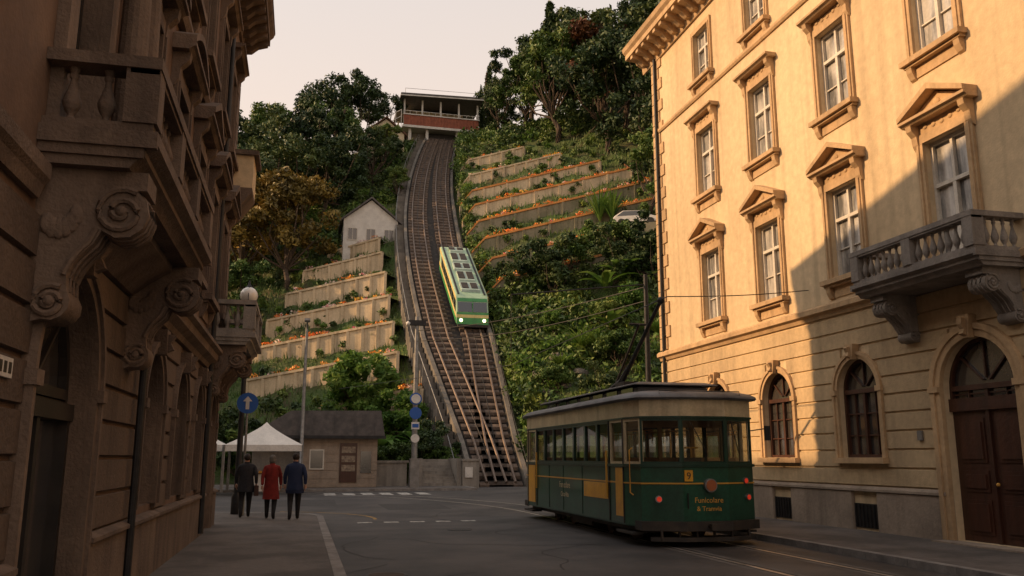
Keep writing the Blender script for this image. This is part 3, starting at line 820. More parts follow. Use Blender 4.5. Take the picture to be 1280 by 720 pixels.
for x in (13.6,16.2,20.8,23.2): t.box(x,x+.4,121.8,122.4,44,50.3,whitep)
t.box(16.6,20.8,123.0,123.4,45,50.2,frameD)
t.build('track_portal',ts)
t=MB()
P=[(6.5+k*.8,119-.1*k,H(6.5+k*.8,119)+4.3+.25*k) for k in range(8)]
t.tube(P,.05,6,whitep); t.tube([(p[0],p[1],p[2]-1) for p in P],.05,6,whitep)
for p in P: t.tube([(p[0],p[1],p[2]-5),p],.05,6,whitep)
t.build('viewing_walkway',ts)
def house(name,x0,x1,y0,y1,z0,ze,zr,wm,rm,nw=2):
    e=empty(name); t=MB()
    t.box(x0,x1,y0,y1,z0-3,ze,wm)
    xm=(x0+x1)/2
    t.prism([(x0,ze),(x1,ze),(xm,zr-.12)],y0+.01,y1-.01,wm)
    t.build('walls',e)
    t=MB()
    for a,b in ((x0-.4,xm),(x1+.4,xm)):
        sl=(zr-ze)/(xm-x0); za=ze-.4*sl
        t.prism([(a,za),(b,zr),(b,zr+.2),(a,za+.2)],y0-.4,y1+.4,rm)
    t.build('roof',e)
    t=MB()
    for k in range(nw):
        c=x0+(x1-x0)*(k+.5)/nw
        t.box(c-.45,c+.45,y0-.03,y0-.005,z0+1.1,z0+2.3,paneD)
        for a in (c-.5,c-.02,c+.46): t.box(a,a+.05,y0-.06,y0-.03,z0+1.05,z0+2.35,frameW)
        t.box(c-.5,c+.5,y0-.055,y0-.028,z0+1.0,z0+1.08,frameW);t.box(c-.5,c+.5,y0-.055,y0-.028,z0+2.3,z0+2.38,frameW)
        t.box(x0-.03,x0-.005,y0+1.2,y0+2.1,z0+1.1,z0+2.2,paneD)
    t.build('windows',e)
house('white_cottage',3.4,9.2,90.5,96,23.6,26.9,29.3,whitep,slate,3)
house('brown_roof_house',7.2,12.4,116.5,121,44.6,47.2,49.4,tcream,brownroof,2)

# ================================================================== TERRACES
nrm=Vector((-.514,-.857))
def terrace(name,xa,xb,yref,xref,h,wm,cm,tilt=.3,rise=0.):
    e=empty(name); N=max(4,int(abs(xb-xa)/1.2)); t=MB()
    P=[]
    for k in range(N+1):
        x=xa+(xb-xa)*k/N; y=yref-tilt*(x-xref); P.append((x,y,H(x,y)+h+rise*(k/N-.5)))
    bx=-nrm*.3
    vs=[]
    for x,y,z in P: vs+=[(x,y,z-h-1.9),(x,y,z),(x+bx.x,y+bx.y,z),(x+bx.x,y+bx.y,z-h-1.6)]
    fs=[]
    for i in range(N):
        for k in range(3): fs.append((4*i+k,4*i+k+1,4*i+k+5,4*i+k+4))
    fs+=[(0,1,2,3),(4*N,4*N+3,4*N+2,4*N+1)]
    t.add(vs,fs,wm)
    for k in range(0,N+1,1 if cm is wm else 2):
        x,y,z=P[k]; t.box(x-.13,x+.13,y-.12,y+.1,z-h-1,z-.02,wm)
    vs=[];f1=nrm*.12;b1=-nrm*.45
    for x,y,z in P: vs+=[(x+f1.x,y+f1.y,z+.002),(x+f1.x,y+f1.y,z+.2),(x+b1.x,y+b1.y,z+.2),(x+b1.x,y+b1.y,z+.002)]
    fs=[]
    for i in range(N):
        for k in range(4): fs.append((4*i+k,4*i+(k+1)%4,4*i+4+(k+1)%4,4*i+4+k))
    fs+=[(0,1,2,3),(4*N,4*N+3,4*N+2,4*N+1)]
    t.add(vs,fs,cm); t.build('wall',e)
    t=MB(); b2=-nrm*(h/.75+.6); vs=[]
    for x,y,z in P: vs+=[(x+bx.x,y+bx.y,z-.05),(x+b2.x,y+b2.y,z+.0)]
    t.add(vs,[(2*i,2*i+1,2*i+3,2*i+2) for i in range(N)],soil); t.build('planting_bed',e)
    return P
TP=[]
for yr,xl,h in ((62.8,1.0,1.2),(67.0,-4.5,1.5),(71.3,-5.0,1.55),(75.6,-3.5,1.6),(80.0,-2.0,1.6),(84.4,-.5,1.5),(88.6,2.0,1.1)):
    xr_=8.0-(.9 if yr>66 else -.4); TP.append((terrace('terrace_retaining_wall',xl,xr_,yr,8.0,h,terw,terw,.5,.8),h,0))
for i,(yr,xr,h) in enumerate(((73.5,26,1.1),(77.5,31,1.1),(81.5,33,1.2),(85.5,34,1.2),(89.5,34,1.2),(93.5,32,1.1),(98,29,1.1),(103,26,1.0))):
    xa=tx(yr)+hw(yr)+.9; TP.append((terrace('terrace_retaining_wall',xa,xr,yr,xa,h,terw2 if i<4 else terw,coping if i<6 else terw,.3),h,1))

# ================================================================== FOLIAGE
def leaves(c,rad,n,size,shell=.55,g=rng):
    d=g.normal(size=(n,3)); d/=np.linalg.norm(d,axis=1)[:,None]
    r=(shell+(1-shell)*g.random(n))
    r*= 1+.25*np.sin(d[:,0]*5+c[0])*np.cos(d[:,2]*4+c[1])
    P=np.asarray(c)+d*r[:,None]*np.asarray(rad)
    a=g.normal(size=(n,3))+d*.2; a/=np.linalg.norm(a,axis=1)[:,None]
    b=np.cross(a,g.normal(size=(n,3))+d*1.2); b/=np.linalg.norm(b,axis=1)[:,None]+1e-9
    s=size*(.6+.8*g.random(n))[:,None]
    return np.stack([P-a*s,P+b*s*.42,P+a*s,P-b*s*.42],1)
def leaf_mesh(arrs,mats,idx,trunk=None,name='m'):
    V=np.concatenate([a.reshape(-1,3) for a in arrs]); nf=len(V)//4
    F=np.arange(nf*4).reshape(-1,4); MI=np.concatenate([np.full(len(a),i) for a,i in zip(arrs,idx)])
    v=V.tolist(); f=F.tolist(); mi=MI.tolist()
    if trunk:
        b=len(v); v+=list(trunk.v); f+=[[b+k for k in q_] for q_ in trunk.f]; mi+=[len(mats)-1]*len(trunk.f)
    me=bpy.data.meshes.new(name); me.from_pydata(v,[],f)
    for m in mats: me.materials.append(m)
    me.polygons.foreach_set('material_index',mi); me.update(); return me
def tree_mesh(seed,h,cr,leaf,kind='broad',nc=46,nl=190,ls=.26):
    g=np.random.default_rng(seed); tb=MB(); arrs=[]
    th=h*.42 if kind=='broad' else h*.9
    bend=[(g.normal()*.12*k,g.normal()*.12*k,th*k/4) for k in range(5)]; bend[0]=(0,0,-1.0)
    tb.tube(bend,[h*.03,h*.025,h*.02,h*.017,h*.012],8,bark)
    if kind=='broad':
        cz=h*.62
        lobes=[(g.normal()*cr*.38,g.normal()*cr*.38,cz+g.normal()*h*.13,cr*(.42+.28*g.random())) for _ in range(7)]
        lobes[0]=(0,0,h*.8,cr*.45)
        for k in range(nc):
            L=lobes[k%7]; d=g.normal(size=3); d/=np.linalg.norm(d)
            if d[2]<-.5: d[2]*=-.5
            c=(L[0]+d[0]*L[3],L[1]+d[1]*L[3],L[2]+d[2]*L[3]*.95)
            r=cr*(.14+.16*g.random())
            arrs.append(leaves(c,(r,r,r*.75),nl,ls,.35,g))
            if k%3==0:
                p0=bend[min(4,2+k%3)]; mid=tuple(p0[i]*.5+c[i]*.5+(.15*cr*g.normal() if i<2 else -.05*h) for i in range(3))
                tb.tube([p0,mid,c],[h*.01,h*.006,h*.003],5,bark)
    elif kind=='cypress':
        for k in range(26):
            t_=k/25; z=h*(.08+.9*t_); r=cr*(math.sin(math.pi*min(1,(.18+.82*t_)))**.6)*.8+.1
            arrs.append(leaves((g.normal()*.1,g.normal()*.1,z),(r,r,h*.06),nl,ls*.8,.3,g))
    elif kind=='conifer':
        for k in range(nc):
            t_=(k/nc)**.8; z=h*(.15+.83*t_); rr=cr*(1-t_)*(.6+.5*g.random()); a=g.random()*6.28
            c=(math.cos(a)*rr*.7,math.sin(a)*rr*.7,z)
            arrs.append(leaves(c,(rr*.5+.3,rr*.5+.3,.45),nl,ls,.2,g))
    return leaf_mesh(arrs,[leaf,bark],[0]*len(arrs),tb,'tree_mesh')
def place(me,name,x,y,s=1,rz=None,z=None,sz=1.):
    o=bpy.data.objects.new(name,me); scene.collection.objects.link(o)
    o.location=(x,y,(H(x,y) if z is None else z)-.1); o.scale=(s,s,s*sz); o.rotation_euler=(0,0,random.uniform(0,6.28) if rz is None else rz); return o
bd1=tree_mesh(1,14,5.2,leafD); bd2=tree_mesh(2,14,4.8,leafA); bd3=tree_mesh(3,14,5.5,leafD); bg=tree_mesh(4,12,5.0,leafG,nc=56); br=tree_mesh(9,13,4.6,leafR)
co=tree_mesh(5,15,3.2,leafD,'conifer',60,150,.26); cy=tree_mesh(6,11,.9,leafD,'cypress',0,220,.2)
for x,y,s,m in ((-2.2,88,1.0,bg),(-6.5,91,1.0,bg),(-3.8,99,1.0,bd3),(1.5,102,.85,bd1),(-10,97,1.1,bd3),(-6.5,108,1.05,bd1),(-1.0,109,.95,bd3),(3.5,111,.85,bd2),
                (4.5,119,1.05,bd1),(7.5,107,.6,bd3),(-11,112,1.1,bd3),(0,119,.95,bd3),(-6,119,1.0,bd2),(-14,104,1.1,bd1),(9.0,112,.5,bd2),(-11,86,.8,bd1),(9,124,.7,bd3),(-15,120,1.1,bd1),
                (-6.5,82,.6,bd2),(10.2,100,.35,bd2),
                (30.5,101,1.2,bd2),(34.5,93,1.15,bd1),(38,87,1.2,bd3),(34.5,107,1.1,bd1),(28.5,109,.75,bd2),(39,98,1.25,bd1),(36,80,.95,bd3),(31.5,117,1.0,bd3),(41,78,1.2,bd1),(25.5,113,.6,bd3),
                (37,114,1.2,bd1),(44,90,1.3,bd3),(32.5,75.5,.7,bd2),(28,121,.6,bd1),(36.5,100,1.2,br),(34,70,.7,bd2),(46,104,1.3,bd1)):
    place(m,'broadleaf_tree',x,y,s)
for x,y,s in ((2.8,106,.95),(-8.5,103,.9),(33,112,1.25),(42,95,1.2)): place(co,'conifer_tree',x,y,s)
for x,y,s in ((26.3,124,1.2),(27.4,125,1.05),(25.6,126,.95)): place(cy,'cypress_tree',x,y,s)
sh1=tree_mesh(11,6,3.2,leafL,nc=40,nl=230,ls=.2); sh2=tree_mesh(12,6,2.8,leafA,nc=40,nl=230,ls=.18); sh3=tree_mesh(13,6,3.0,leafD,nc=40,nl=230,ls=.18)
for x,y,s,m in ((4.2,63.5,1.05,sh1),(6.4,60.3,.75,sh1),(1.6,62,.8,sh2),(8.0,56.0,.62,sh3),(6.0,55.6,.6,sh2),(9.0,55.2,.5,sh2),(-1.5,61,.8,sh2),(-4,63,.9,sh3),
                (20.2,69,.95,sh3),(22.6,71,.85,sh2),(18.6,71.5,.6,sh3),(25.2,67.2,.8,sh3),(27.4,70,.85,sh2),(22.8,62,.6,sh2),(17.3,58.5,.45,sh2),(28.2,65,1.0,sh3),(19.2,64.5,.42,sh1),(24.4,62.6,.6,sh1),(20,55,.5,sh3),(22,57.5,.7,sh2)):
    o=place(m,'shrub',x,y,s); o.location.z-=1.0*s
arrs=[];idx=[]
cnt=0
while cnt<1150:
    x=rng.uniform(-12,38); y=rng.uniform(54,121)
    z=H(x,y)
    if z<.5 or z>48 or abs(x-tx(y))<hw(y)+ (1.9 if x<tx(y) else 1.0): continue
    if 3<x<10 and 88<y<97: continue
    u=y+(.3*(x-15.5) if x>13 else .5*(x-8))
    terr = (x>13 and 73<u<106) or (x<10 and 62<u<90)
    r=rng.uniform(.3,.6) if terr else rng.uniform(.6,1.6)
    if terr and rng.random()<.55: continue
    n=int(60+60*r)
    arrs.append(leaves((x,y,z+r*.35+(.5 if terr else 0)),(r,r,r*.8),n,.16+.05*r,.3)); idx.append(int(rng.choice([0,0,1,1,2]))); cnt+=1
for k in range(230):
    y=rng.uniform(55,120); r=rng.uniform(.3,.75); x=tx(y)+hw(y)+.5+r*.8+rng.uniform(0,.9); z=H(x,y)
    arrs.append(leaves((x,y,z+r*.5),(r,r,r*.85),int(70+50*r),.17,.3)); idx.append(int(rng.choice([0,1,1,2])))
me=leaf_mesh(arrs,[leafD,leafA,leafL],idx,None,'hillside_shrubs'); o=bpy.data.objects.new('hillside_shrubs',me); scene.collection.objects.link(o)
arrs=[];idx=[]
for P,h,side in TP:
    for k in range(len(P)-1):
        for j in range(4):
            f=rng.random(); x,y,z=[P[k][i]*(1-f)+P[k+1][i]*f for i in range(3)]
            o_=-nrm*rng.uniform(.6,1.5); r=rng.uniform(.2,.46)
            arrs.append(leaves((x+o_.x,y+o_.y,z+r*.6),(r*1.3,r,r),46,.12,.3)); idx.append(int(rng.choice([0,1,2,2])))
            if rng.random()<.5:
                arrs.append(leaves((x+o_.x*.6,y+o_.y*.6,z+r*.9+.1),(r*1.3,r,r*.6),22,.14,.5)); idx.append(int(rng.choice([3,3,4])))
me=leaf_mesh(arrs,[leafD,leafA,leafL,flow,flow2],idx,None,'terrace_planting'); o=bpy.data.objects.new('terrace_planting',me); scene.collection.objects.link(o)
n=36000
x=rng.uniform(-8,36,n);y=rng.uniform(53,100,n)
z=Hs(x,y); txx=12+np.where(y>74,.0029*(y-74)**2,0); hwv=np.interp(y,[52,56,68,92,122],[.28,.40,1.42,1.42,1.05])+1.22
keep=(z>.4)&(np.abs(x-txx-(-.6*(x<txx)))>hwv+.8)
x,y,z=x[keep],y[keep],z[keep]; am=np.clip(z/4,0,1)*np.clip((np.abs(x-txx[keep])-4.3)/3,0,1); z=z+bumpf(x,y)*am*.8
hgt=rng.uniform(.2,.6,len(x)); dx=rng.normal(size=len(x))*.12;dy=rng.normal(size=len(x))*.12; wv=rng.uniform(.03,.07,len(x))
an=rng.uniform(0,3.14,len(x)); cx_,sy_=np.cos(an)*wv,np.sin(an)*wv
A=np.stack([np.stack([x-cx_,y-sy_,z-.05],1),np.stack([x+cx_,y+sy_,z-.05],1),np.stack([x+dx+cx_*.3,y+dy+sy_*.3,z+hgt],1),np.stack([x+dx-cx_*.3,y+dy-sy_*.3,z+hgt*.95],1)],1)
me=leaf_mesh([A],[leafA],[0],None,'grass'); o=bpy.data.objects.new('hillside_grass',me); scene.collection.objects.link(o)
def blade_plant(name,x,y,n,L,wd,mat,arch=.6,z=None,pr=(.9,1.35)):
    t=MB(); z0=H(x,y) if z is None else z
    for k in range(n):
        a=k*2.4+random.uniform(-.3,.3); l=L*random.uniform(.7,1.1); ang=random.uniform(*pr) ; seg=7; vs=[]
        px,pz=0,0
        sd=Vector((-math.sin(a),math.cos(a),0))
        for j in range(seg+1):
            w_=wd*math.sin(math.pi*min(1,(j/seg*.9+.08)))**.7
            c=Vector((x+math.cos(a)*px,y+math.sin(a)*px,z0+pz))
            for e in (-1,0,1):
                p=c+sd*w_*e*.5+Vector((0,0,.12*w_*abs(e))); vs.append(tuple(p))
            px+=l/seg*math.cos(ang);pz+=l/seg*math.sin(ang); ang-=arch*1.9/seg*random.uniform(.7,1.2)
        fs=[]
        for j in range(seg):
            for e in (0,1): fs.append((3*j+e,3*j+e+1,3*j+4+e,3*j+3+e))
        t.add(vs,fs,mat)
    return t.build(name,None,smooth=True,recalc=False)
for x,y,l in ((23.6,65.0,3.3),(25.2,65.8,2.9)):
    blade_plant('banana_plant',x,y,12,l,.62,leafL,.85,H(x,y)+1.6)
blade_plant('banana_plant',22.6,61.2,12,2.4,.5,leafL,.9,H(22.6,61.2)+1.0)
for x,y,l in ((20.0,60.5,3.2),(21.2,59.8,2.6),(18.2,59.8,1.8),(25.5,58.8,2.0)): blade_plant('ornamental_grass',x,y,90,l,.1,leafL,.7,H(x,y)+.5)
for x,y,l in ((27.6,77,3.8),(28.6,76.2,3.2)): blade_plant('ornamental_grass',x,y,60,l,.15,leafL,.35,H(x,y)+.6,(1.1,1.5))
for x,y,l in ((5.2,58.6,3.0),(2.6,59.2,2.6),(7.6,57.6,2.4)): blade_plant('banana_plant',x,y,13,l,.6,leafL,.9,H(x,y)+.9)
t=MB()
for k in range(16):
    x=random.uniform(16.0,20.5);y=random.uniform(55,66);r=random.uniform(.25,.6)
    s0=len(t.v); t.ball((x,y,H(x,y)+r*.2),r,concD,9,(1.3,1,.7))
    for i in range(s0,len(t.v)):
        v=t.v[i]; t.v[i]=tuple(c+random.uniform(-.12,.12)*r for c in v)
t.build('rocks',None)

# ================================================================== FOOT OF HILL
t=MB()
t.box(2.6,6.1,51.2,51.7,.12,1.45,conc); t.box(2.5,6.2,51.12,51.78,1.45,1.58,conc); t.build('low_stone_wall',None)
t=MB()
for k in range(9): t.box(7.0,9.0,51.0+.33*k,54.6,.12+.17*k,.12+.17*(k+1)-.002,conc)
t.box(6.7,6.98,50.9,54.7,.12,1.7,conc); t.box(9.02,9.3,50.9,54.7,.12,1.7,conc); t.build('stone_steps',None)
t=MB(); t.box(9.32,10.3,50.6,53.5,.0,1.55,conc); t.box(9.28,10.34,50.55,53.5,1.55,1.68,conc); t.box(9.45,9.9,50.52,50.6,.6,1.2,whitep); t.build('concrete_pier',None)
t=MB(); t.box(14.0,14.6,51.2,60,-.5,1.6,conc); t.box(14.6,30,49.2,49.7,-1,1.3,conc); t.build('retaining_wall',None)
kb=empty('pavilion_building')
t=MB(); kx0,kx1,ky0,ky1=.1,4.2,49.6,55
t.box(kx0,kx1,ky0,ky1,.1,2.9,plinthR)
for k in range(6): t.box(kx0-.02,kx1+.02,ky0-.02,ky0-.002,.15+.45*k,.15+.45*k+.41,plinthR)
t.box(-2.6,kx0-.02,ky0+.9,ky1,.1,2.8,conc)
t.build('walls',kb)
t=MB()
t.prism([(-3.0,2.8),(4.6,2.91),(4.35,4.35),(-.6,4.3)],ky0-.35,ky1,slate)
t.box(-3.05,4.65,ky0-.42,ky0-.352,2.78,2.95,metalD)
for k in range(3,7): t.box(-2.6+k*1.1,-2.55+k*1.1,ky0-.37,ky0-.352,2.96,4.2,slate)
t.build('roof',kb)
t=MB(); t.box(2.15,3.1,ky0-.08,ky0-.021,.4,2.55,frameB); t.box(.5,1.3,ky0-.06,ky0-.021,1.1,2.2,frameW); t.box(.57,1.23,ky0-.07,ky0-.06,1.17,2.13,paneD)
for k in range(3): t.box(2.25,3.0,ky0-.095,ky0-.08,1.0+.5*k,1.35+.5*k,poster)
t.box(3.3,3.9,ky0-.05,ky0-.022,.9,2.1,paneD)
t.build('openings',kb)
mt=empty('market_tent'); t=MB()
def tent(cx,cy,r,z1,z2):
    P=[(cx-r,cy-r),(cx+r,cy-r),(cx+r,cy+r),(cx-r,cy+r)]
    N=6; rings=[]
    for j in range(N+1):
        f=j/N; rr=r*(1-f)**1.25; rings.append([(cx+(p[0]-cx)/r*rr,cy+(p[1]-cy)/r*rr,z1+(z2-z1)*f) for p in P])
    vs=[v for r_ in rings for v in r_]; fs=[(4*j+k,4*j+(k+1)%4,4*j+4+(k+1)%4,4*j+4+k) for j in range(N) for k in range(4)]
    t.add(vs,fs,canvas)
    for k in range(4):
        a,b=P[k],P[(k+1)%4]
        t.add([(a[0],a[1],z1),(b[0],b[1],z1),(b[0],b[1],z1-.3),(a[0],a[1],z1-.3)],[(0,1,2,3)],canvas)
        t.tube([(a[0],a[1],.13),(a[0],a[1],z1)],.04,6,metalG)
tent(-1.7,45.2,1.8,2.35,3.5); tent(-5.4,45.6,1.8,2.35,3.5)
t.build('canopy',mt)
t=MB(); t.box(-2.6,-.9,44.6,45.3,.13,.95,canvas); t.box(-2.7,-.8,44.5,45.4,.95,1.0,frameB)
for k in range(8): t.box(-2.6+k*.22,-2.45+k*.22,44.7,45.1,1.0,1.1+.05*(k%3),tyellow if k%2 else cred)
t.build('stall_table',mt)
def pole(name,x,y,h,r,mat,z0=.12):
    e=empty(name); t=MB(); t.lathe(x,y,[(r*2.2,0),(r*2.2,.5),(r*1.4,.6),(r*1.1,h*.5),(r*.8,h)],12,mat,z0); t.build('post',e,smooth=True); return e
e=pole('signal_mast',6.2,48.7,9.6,.13,metalG)
t=MB()
t.disc((6.2,48.5,5.0),(0,1,0),.34,.05,20,blues); t.disc((6.2,48.46,5.0),(0,1,0),.26,.05,20,whitep)
t.disc((6.2,48.5,4.2),(0,1,0),.34,.05,20,blues)
t.box(5.98,6.42,48.45,48.52,3.3,3.7,whitep); t.box(6.02,6.38,48.44,48.45,3.4,3.6,blues)
t.disc((6.2,48.5,2.8),(0,1,0),.24,.05,20,whitep)
t.box(5.95,6.45,48.3,48.95,.12,1.7,metalG)
t.box(5.7,6.7,48.55,48.75,9.2,9.5,metalD); t.ball((5.7,48.65,9.3),.14,whitep)
t.build('signs',e)
e=pole('street_lamp',.05,49.0,8.8,.09,metalG)
t=MB(); t.tube([(.05,49,8.8),(.05,48.7,9.1),(.05,48.0,9.15)],.05,8,metalG); t.box(-.1,.2,47.4,48.1,9.08,9.2,metalG); t.build('lamp_head',e)
e=pole('street_lamp',-1.75,27.0,6.2,.07,metalD)
t=MB(); t.ball((-1.75,27,6.62),.27,globe,18); t.lathe(-1.75,27,[(.12,6.2),(.16,6.3),(.1,6.38)],10,metalD,.0); t.lathe(-1.75,27,[(.1,6.87),(.04,6.97),(.02,7.1)],8,metalD)
for k in range(4):
    a=k*math.pi/2; t.tube([(-1.75+.15*math.cos(a),27+.15*math.sin(a),6.3),(-1.75+.29*math.cos(a),27+.29*math.sin(a),6.6),(-1.75+.1*math.cos(a),27+.1*math.sin(a),6.9)],.012,5,metalD)
t.build('globe',e,smooth=True)
e=pole('road_sign',-1.55,26.2,3.5,.035,metalG)
t=MB(); t.disc((-1.55,26.14,3.3),(0,1,0),.3,.02,24,blues); t.prism([(-1.6,3.12),(-1.5,3.12),(-1.5,3.35),(-1.42,3.35),(-1.55,3.5),(-1.68,3.35),(-1.6,3.35)],26.11,26.125,whitep)
t.build('sign_plate',e)
e=pole('catenary_pole',13.8,33,9.2,.11,metalD)
t=MB(); t.tube([(13.8,33,8.9),(TCX,33,8.2)],.03,6,metalD); t.build('bracket',e)
t=MB()
def wire(a,b,sag=.3,r=.012):
    a=Vector(a);b=Vector(b); t.tube([a.lerp(b,k/8)+Vector((0,0,-sag*math.sin(math.pi*k/8))) for k in range(9)],r,5,metalD,False)
wire((TCX,17.8,5.35),(TCX,33,5.35),.0); wire((TCX,33,5.35),(2,50,5.6),.0); wire((TCX,17.8,5.35),(RX,19.35,6.0),.05)
wire((6.2,48.7,8.9),(13.8,33,8.8),.3,.02); wire((6.2,48.7,8.3),(13.8,33,8.2),.4,.02); wire((TCX,33,8.2),(TCX,33,5.35),0)
t.build('overhead_wires',None)

# ================================================================== PARKED CAR on hill terrace
pc=empty('parked_car')
px,py=29.6,72.5; pz=H(px,py)+1.3
def TPc(x,y,z):
    a=R(-25); return (px+x*math.cos(a)-y*math.sin(a),py+x*math.sin(a)+y*math.cos(a),pz+z)
t=MB(TPc); t.prism([(-2.1,.3),(2.1,.3),(2.15,.75),(1.5,.9),(.8,1.4),(-1.2,1.45),(-2.0,.95),(-2.15,.7)],-.85,.85,whitep); t.build('body',pc,bevel=.08)
t=MB(TPc); t.prism([(.75,.92),(1.3,.92),(.75,1.33)],-.865,.865,fblack); t.prism([(-1.75,.95),(.65,.95),(.62,1.36),(-1.15,1.38)],-.865,.865,fblack); t.build('windows',pc)
t=MB(TPc)
for x in (-1.35,1.35):
    for y in (-.84,.84): t.tube([(x,y-.1,.33),(x,y+.1,.33)],.33,18,blackr)
t.build('wheels',pc)
t=MB(TPc); t.box(-3.2,3.2,-1.6,3,-1.6,-.001,terw2); t.build('parking_platform',None)

# ================================================================== TRAM
tm=empty('vintage_tram')
tx0,ty0=TCX,16.3; TLn=9.8
TT=lambda x,y,z:(tx0+x,ty0+y,z)
HW=1.37
OUT=[(-HW,.95),(-1.25,.34),(-.5,0),(.5,0),(1.25,.34),(HW,.95),(HW,TLn-.95),(1.25,TLn-.34),(.5,TLn),(-.5,TLn),(-1.25,TLn-.34),(-HW,TLn-.95)]
def offs(o,d):
    cym=TLn/2
    return [(p[0]+(d if p[0]>0 else -d)*(1 if abs(p[0])>1 else .4),p[1]+(d if p[1]>cym else -d)*(1 if (p[1]<.9 or p[1]>TLn-.9) else .0)) for p in o]
def ring(mb,levels,mat,cap=(False,True)):
    n=len(OUT); vs=[]
    for z,d in levels: vs+=[(p[0],p[1],z) for p in offs(OUT,d)]
    fs=[]
    for j in range(len(levels)-1):
        for k in range(n): fs.append((j*n+k,j*n+(k+1)%n,(j+1)*n+(k+1)%n,(j+1)*n+k))
    if cap[1]: fs.append(tuple((len(levels)-1)*n+k for k in range(n)))
    if cap[0]: fs.append(tuple(range(n))[::-1])
    mb.add(vs,fs,mat)
t=MB(TT)
ring(t,[(.38,-.01),(.42,.0),(1.22,.0)],tgreen,(True,False))
ring(t,[(1.222,.012),(1.25,.016),(1.255,-.02)],tgold,(False,False))
ring(t,[(1.22,0),(1.58,0),(1.58,-.08)],tgreen,(False,False))
ring(t,[(1.56,.0),(1.565,.035),(1.62,.035),(1.625,-.02)],tgreenD,(False,False))
ring(t,[(2.54,-.06),(2.54,.0),(2.92,.0)],tcream,(False,False))
ring(t,[(2.54,.004),(2.545,.02),(2.58,.02),(2.585,.004)],tgreenD,(False,False))
t.build('body',tm)
t=MB(TT);gl_=MB(TT)
def seg_posts(a,b,nw,mat,pw=.09):
    a=Vector(a);b=Vector(b);d=b-a;L=d.length;d.normalize();nn=Vector((d.y,-d.x))
    for k in range(nw+1):
        c=a+d*(L*k/nw); hw_=pw/2
        s0=c-d*(hw_ if k>0 else 0);s1=c+d*(hw_ if k<nw else 0)
        if k==0: s1=c+d*hw_*1.2
        if k==nw: s0=c-d*hw_*1.2
        t.prism([(s0.x,s0.y),(s1.x,s1.y),(s1.x-nn.x*.07,s1.y-nn.y*.07),(s0.x-nn.x*.07,s0.y-nn.y*.07)],1.6,2.55,mat,'z')
    for k in range(nw):
        c=a+d*(L*k/nw+pw/2);e=a+d*(L*(k+1)/nw-pw/2)
        for z0,z1 in ((1.62,1.67),(2.49,2.54)):
            t.prism([(c.x,c.y),(e.x,e.y),(e.x-nn.x*.06,e.y-nn.y*.06),(c.x-nn.x*.06,c.y-nn.y*.06)],z0,z1,mat,'z')
        i=nn*-.04
        gl_.add([(c.x+i.x,c.y+i.y,1.67),(e.x+i.x,e.y+i.y,1.67),(e.x+i.x,e.y+i.y,2.49),(c.x+i.x,c.y+i.y,2.49)],[(0,1,2,3)],glassT)
n=len(OUT)
for k in range(n):
    a,b=OUT[k],OUT[(k+1)%n]; L=(Vector(a)-Vector(b)).length
    if L>3:
        sgn=1 if b[1]>a[1] else -1
        p1=(a[0],a[1]+sgn*.85);p2=(a[0],b[1]-sgn*.85)
        seg_posts(a,p1,1,tcream);seg_posts(p1,p2,7,tgreenD,.1);seg_posts(p2,b,1,tcream)
    else: seg_posts(a,b,1,tcream if L<.72 else tgreenD,.08)
t.build('window_posts',tm); gl_.build('window_glass',tm)
t=MB(TT)
ring(t,[(2.92,.0),(2.925,.09),(2.96,.115),(3.0,.10),(3.06,.02),(3.11,-.15),(3.14,-.4)],troof,(True,True))
t.build('roof',tm,smooth=True,angle=50)
t=MB(TT)
def rbox(x,y0,y1,z0,z1,mat,ins=.12):
    t.add([(-x,y0,z0),(x,y0,z0),(x,y1,z0),(-x,y1,z0),(-x,y0,z1-.06),(x,y0,z1-.06),(x,y1,z1-.06),(-x,y1,z1-.06),(-x+ins,y0+ins,z1),(x-ins,y0+ins,z1),(x-ins,y1-ins,z1),(-x+ins,y1-ins,z1)],
      [(0,1,5,4),(1,2,6,5),(2,3,7,6),(3,0,4,7),(4,5,9,8),(5,6,10,9),(6,7,11,10),(7,4,8,11),(8,9,10,11)],mat)
rbox(.82,1.4,TLn-1.1,3.11,3.33,troof); rbox(.98,1.2,TLn-.9,3.31,3.39,troof,.2)
for k in range(7):
    y=1.7+k*1.0
    for s in (-1,1): t.box(s*.83-.01,s*.83+.01,y,y+.7,3.17,3.28,fblack)
t.box(-.35,.35,4.4,5.6,3.39,3.49,tblack); t.box(-.2,.2,3.9,4.5,3.39,3.62,tblack)
t.build('clerestory',tm)
t=MB()
a=Vector((tx0,20.9,3.6)); b=Vector((tx0,18.2,5.33)); t.tube([a,b],[.06,.045],8,metalD); t.ball(b,.09,metalD)
a2=Vector((tx0+.3,22.3,3.55)); b2=Vector((tx0+.3,20.3,5.1)); t.tube([a2,b2],.035,8,metalD); t.tube([(tx0+.05,20.35,5.1),(tx0+.5,20.35,5.1)],.03,8,metalD)
t.tube([(tx0,21.8,3.5),(tx0,20.9,3.68),(tx0,20.4,3.95)],.07,8,metalD)
t.build('trolley_pole',tm)
t=MB(TT)
t.box(-1.05,1.05,.7,TLn-.7,.24,.38,tblack)
t.prism([(-1.3,.25),(-.5,-.14),(.5,-.14),(1.3,.25),(1.3,.6),(-1.3,.6)],.32,.50,tblack,'z')
t.prism([(-1.3,TLn-.25),(-.5,TLn+.12),(.5,TLn+.12),(1.3,TLn-.25),(1.3,TLn-.6),(-1.3,TLn-.6)],.34,.50,tblack,'z')
t.prism([(-1.15,.15),(-.5,-.16),(.5,-.16),(1.15,.15),(1.1,.3),(-1.1,.3)],.12,.2,tblack,'z')
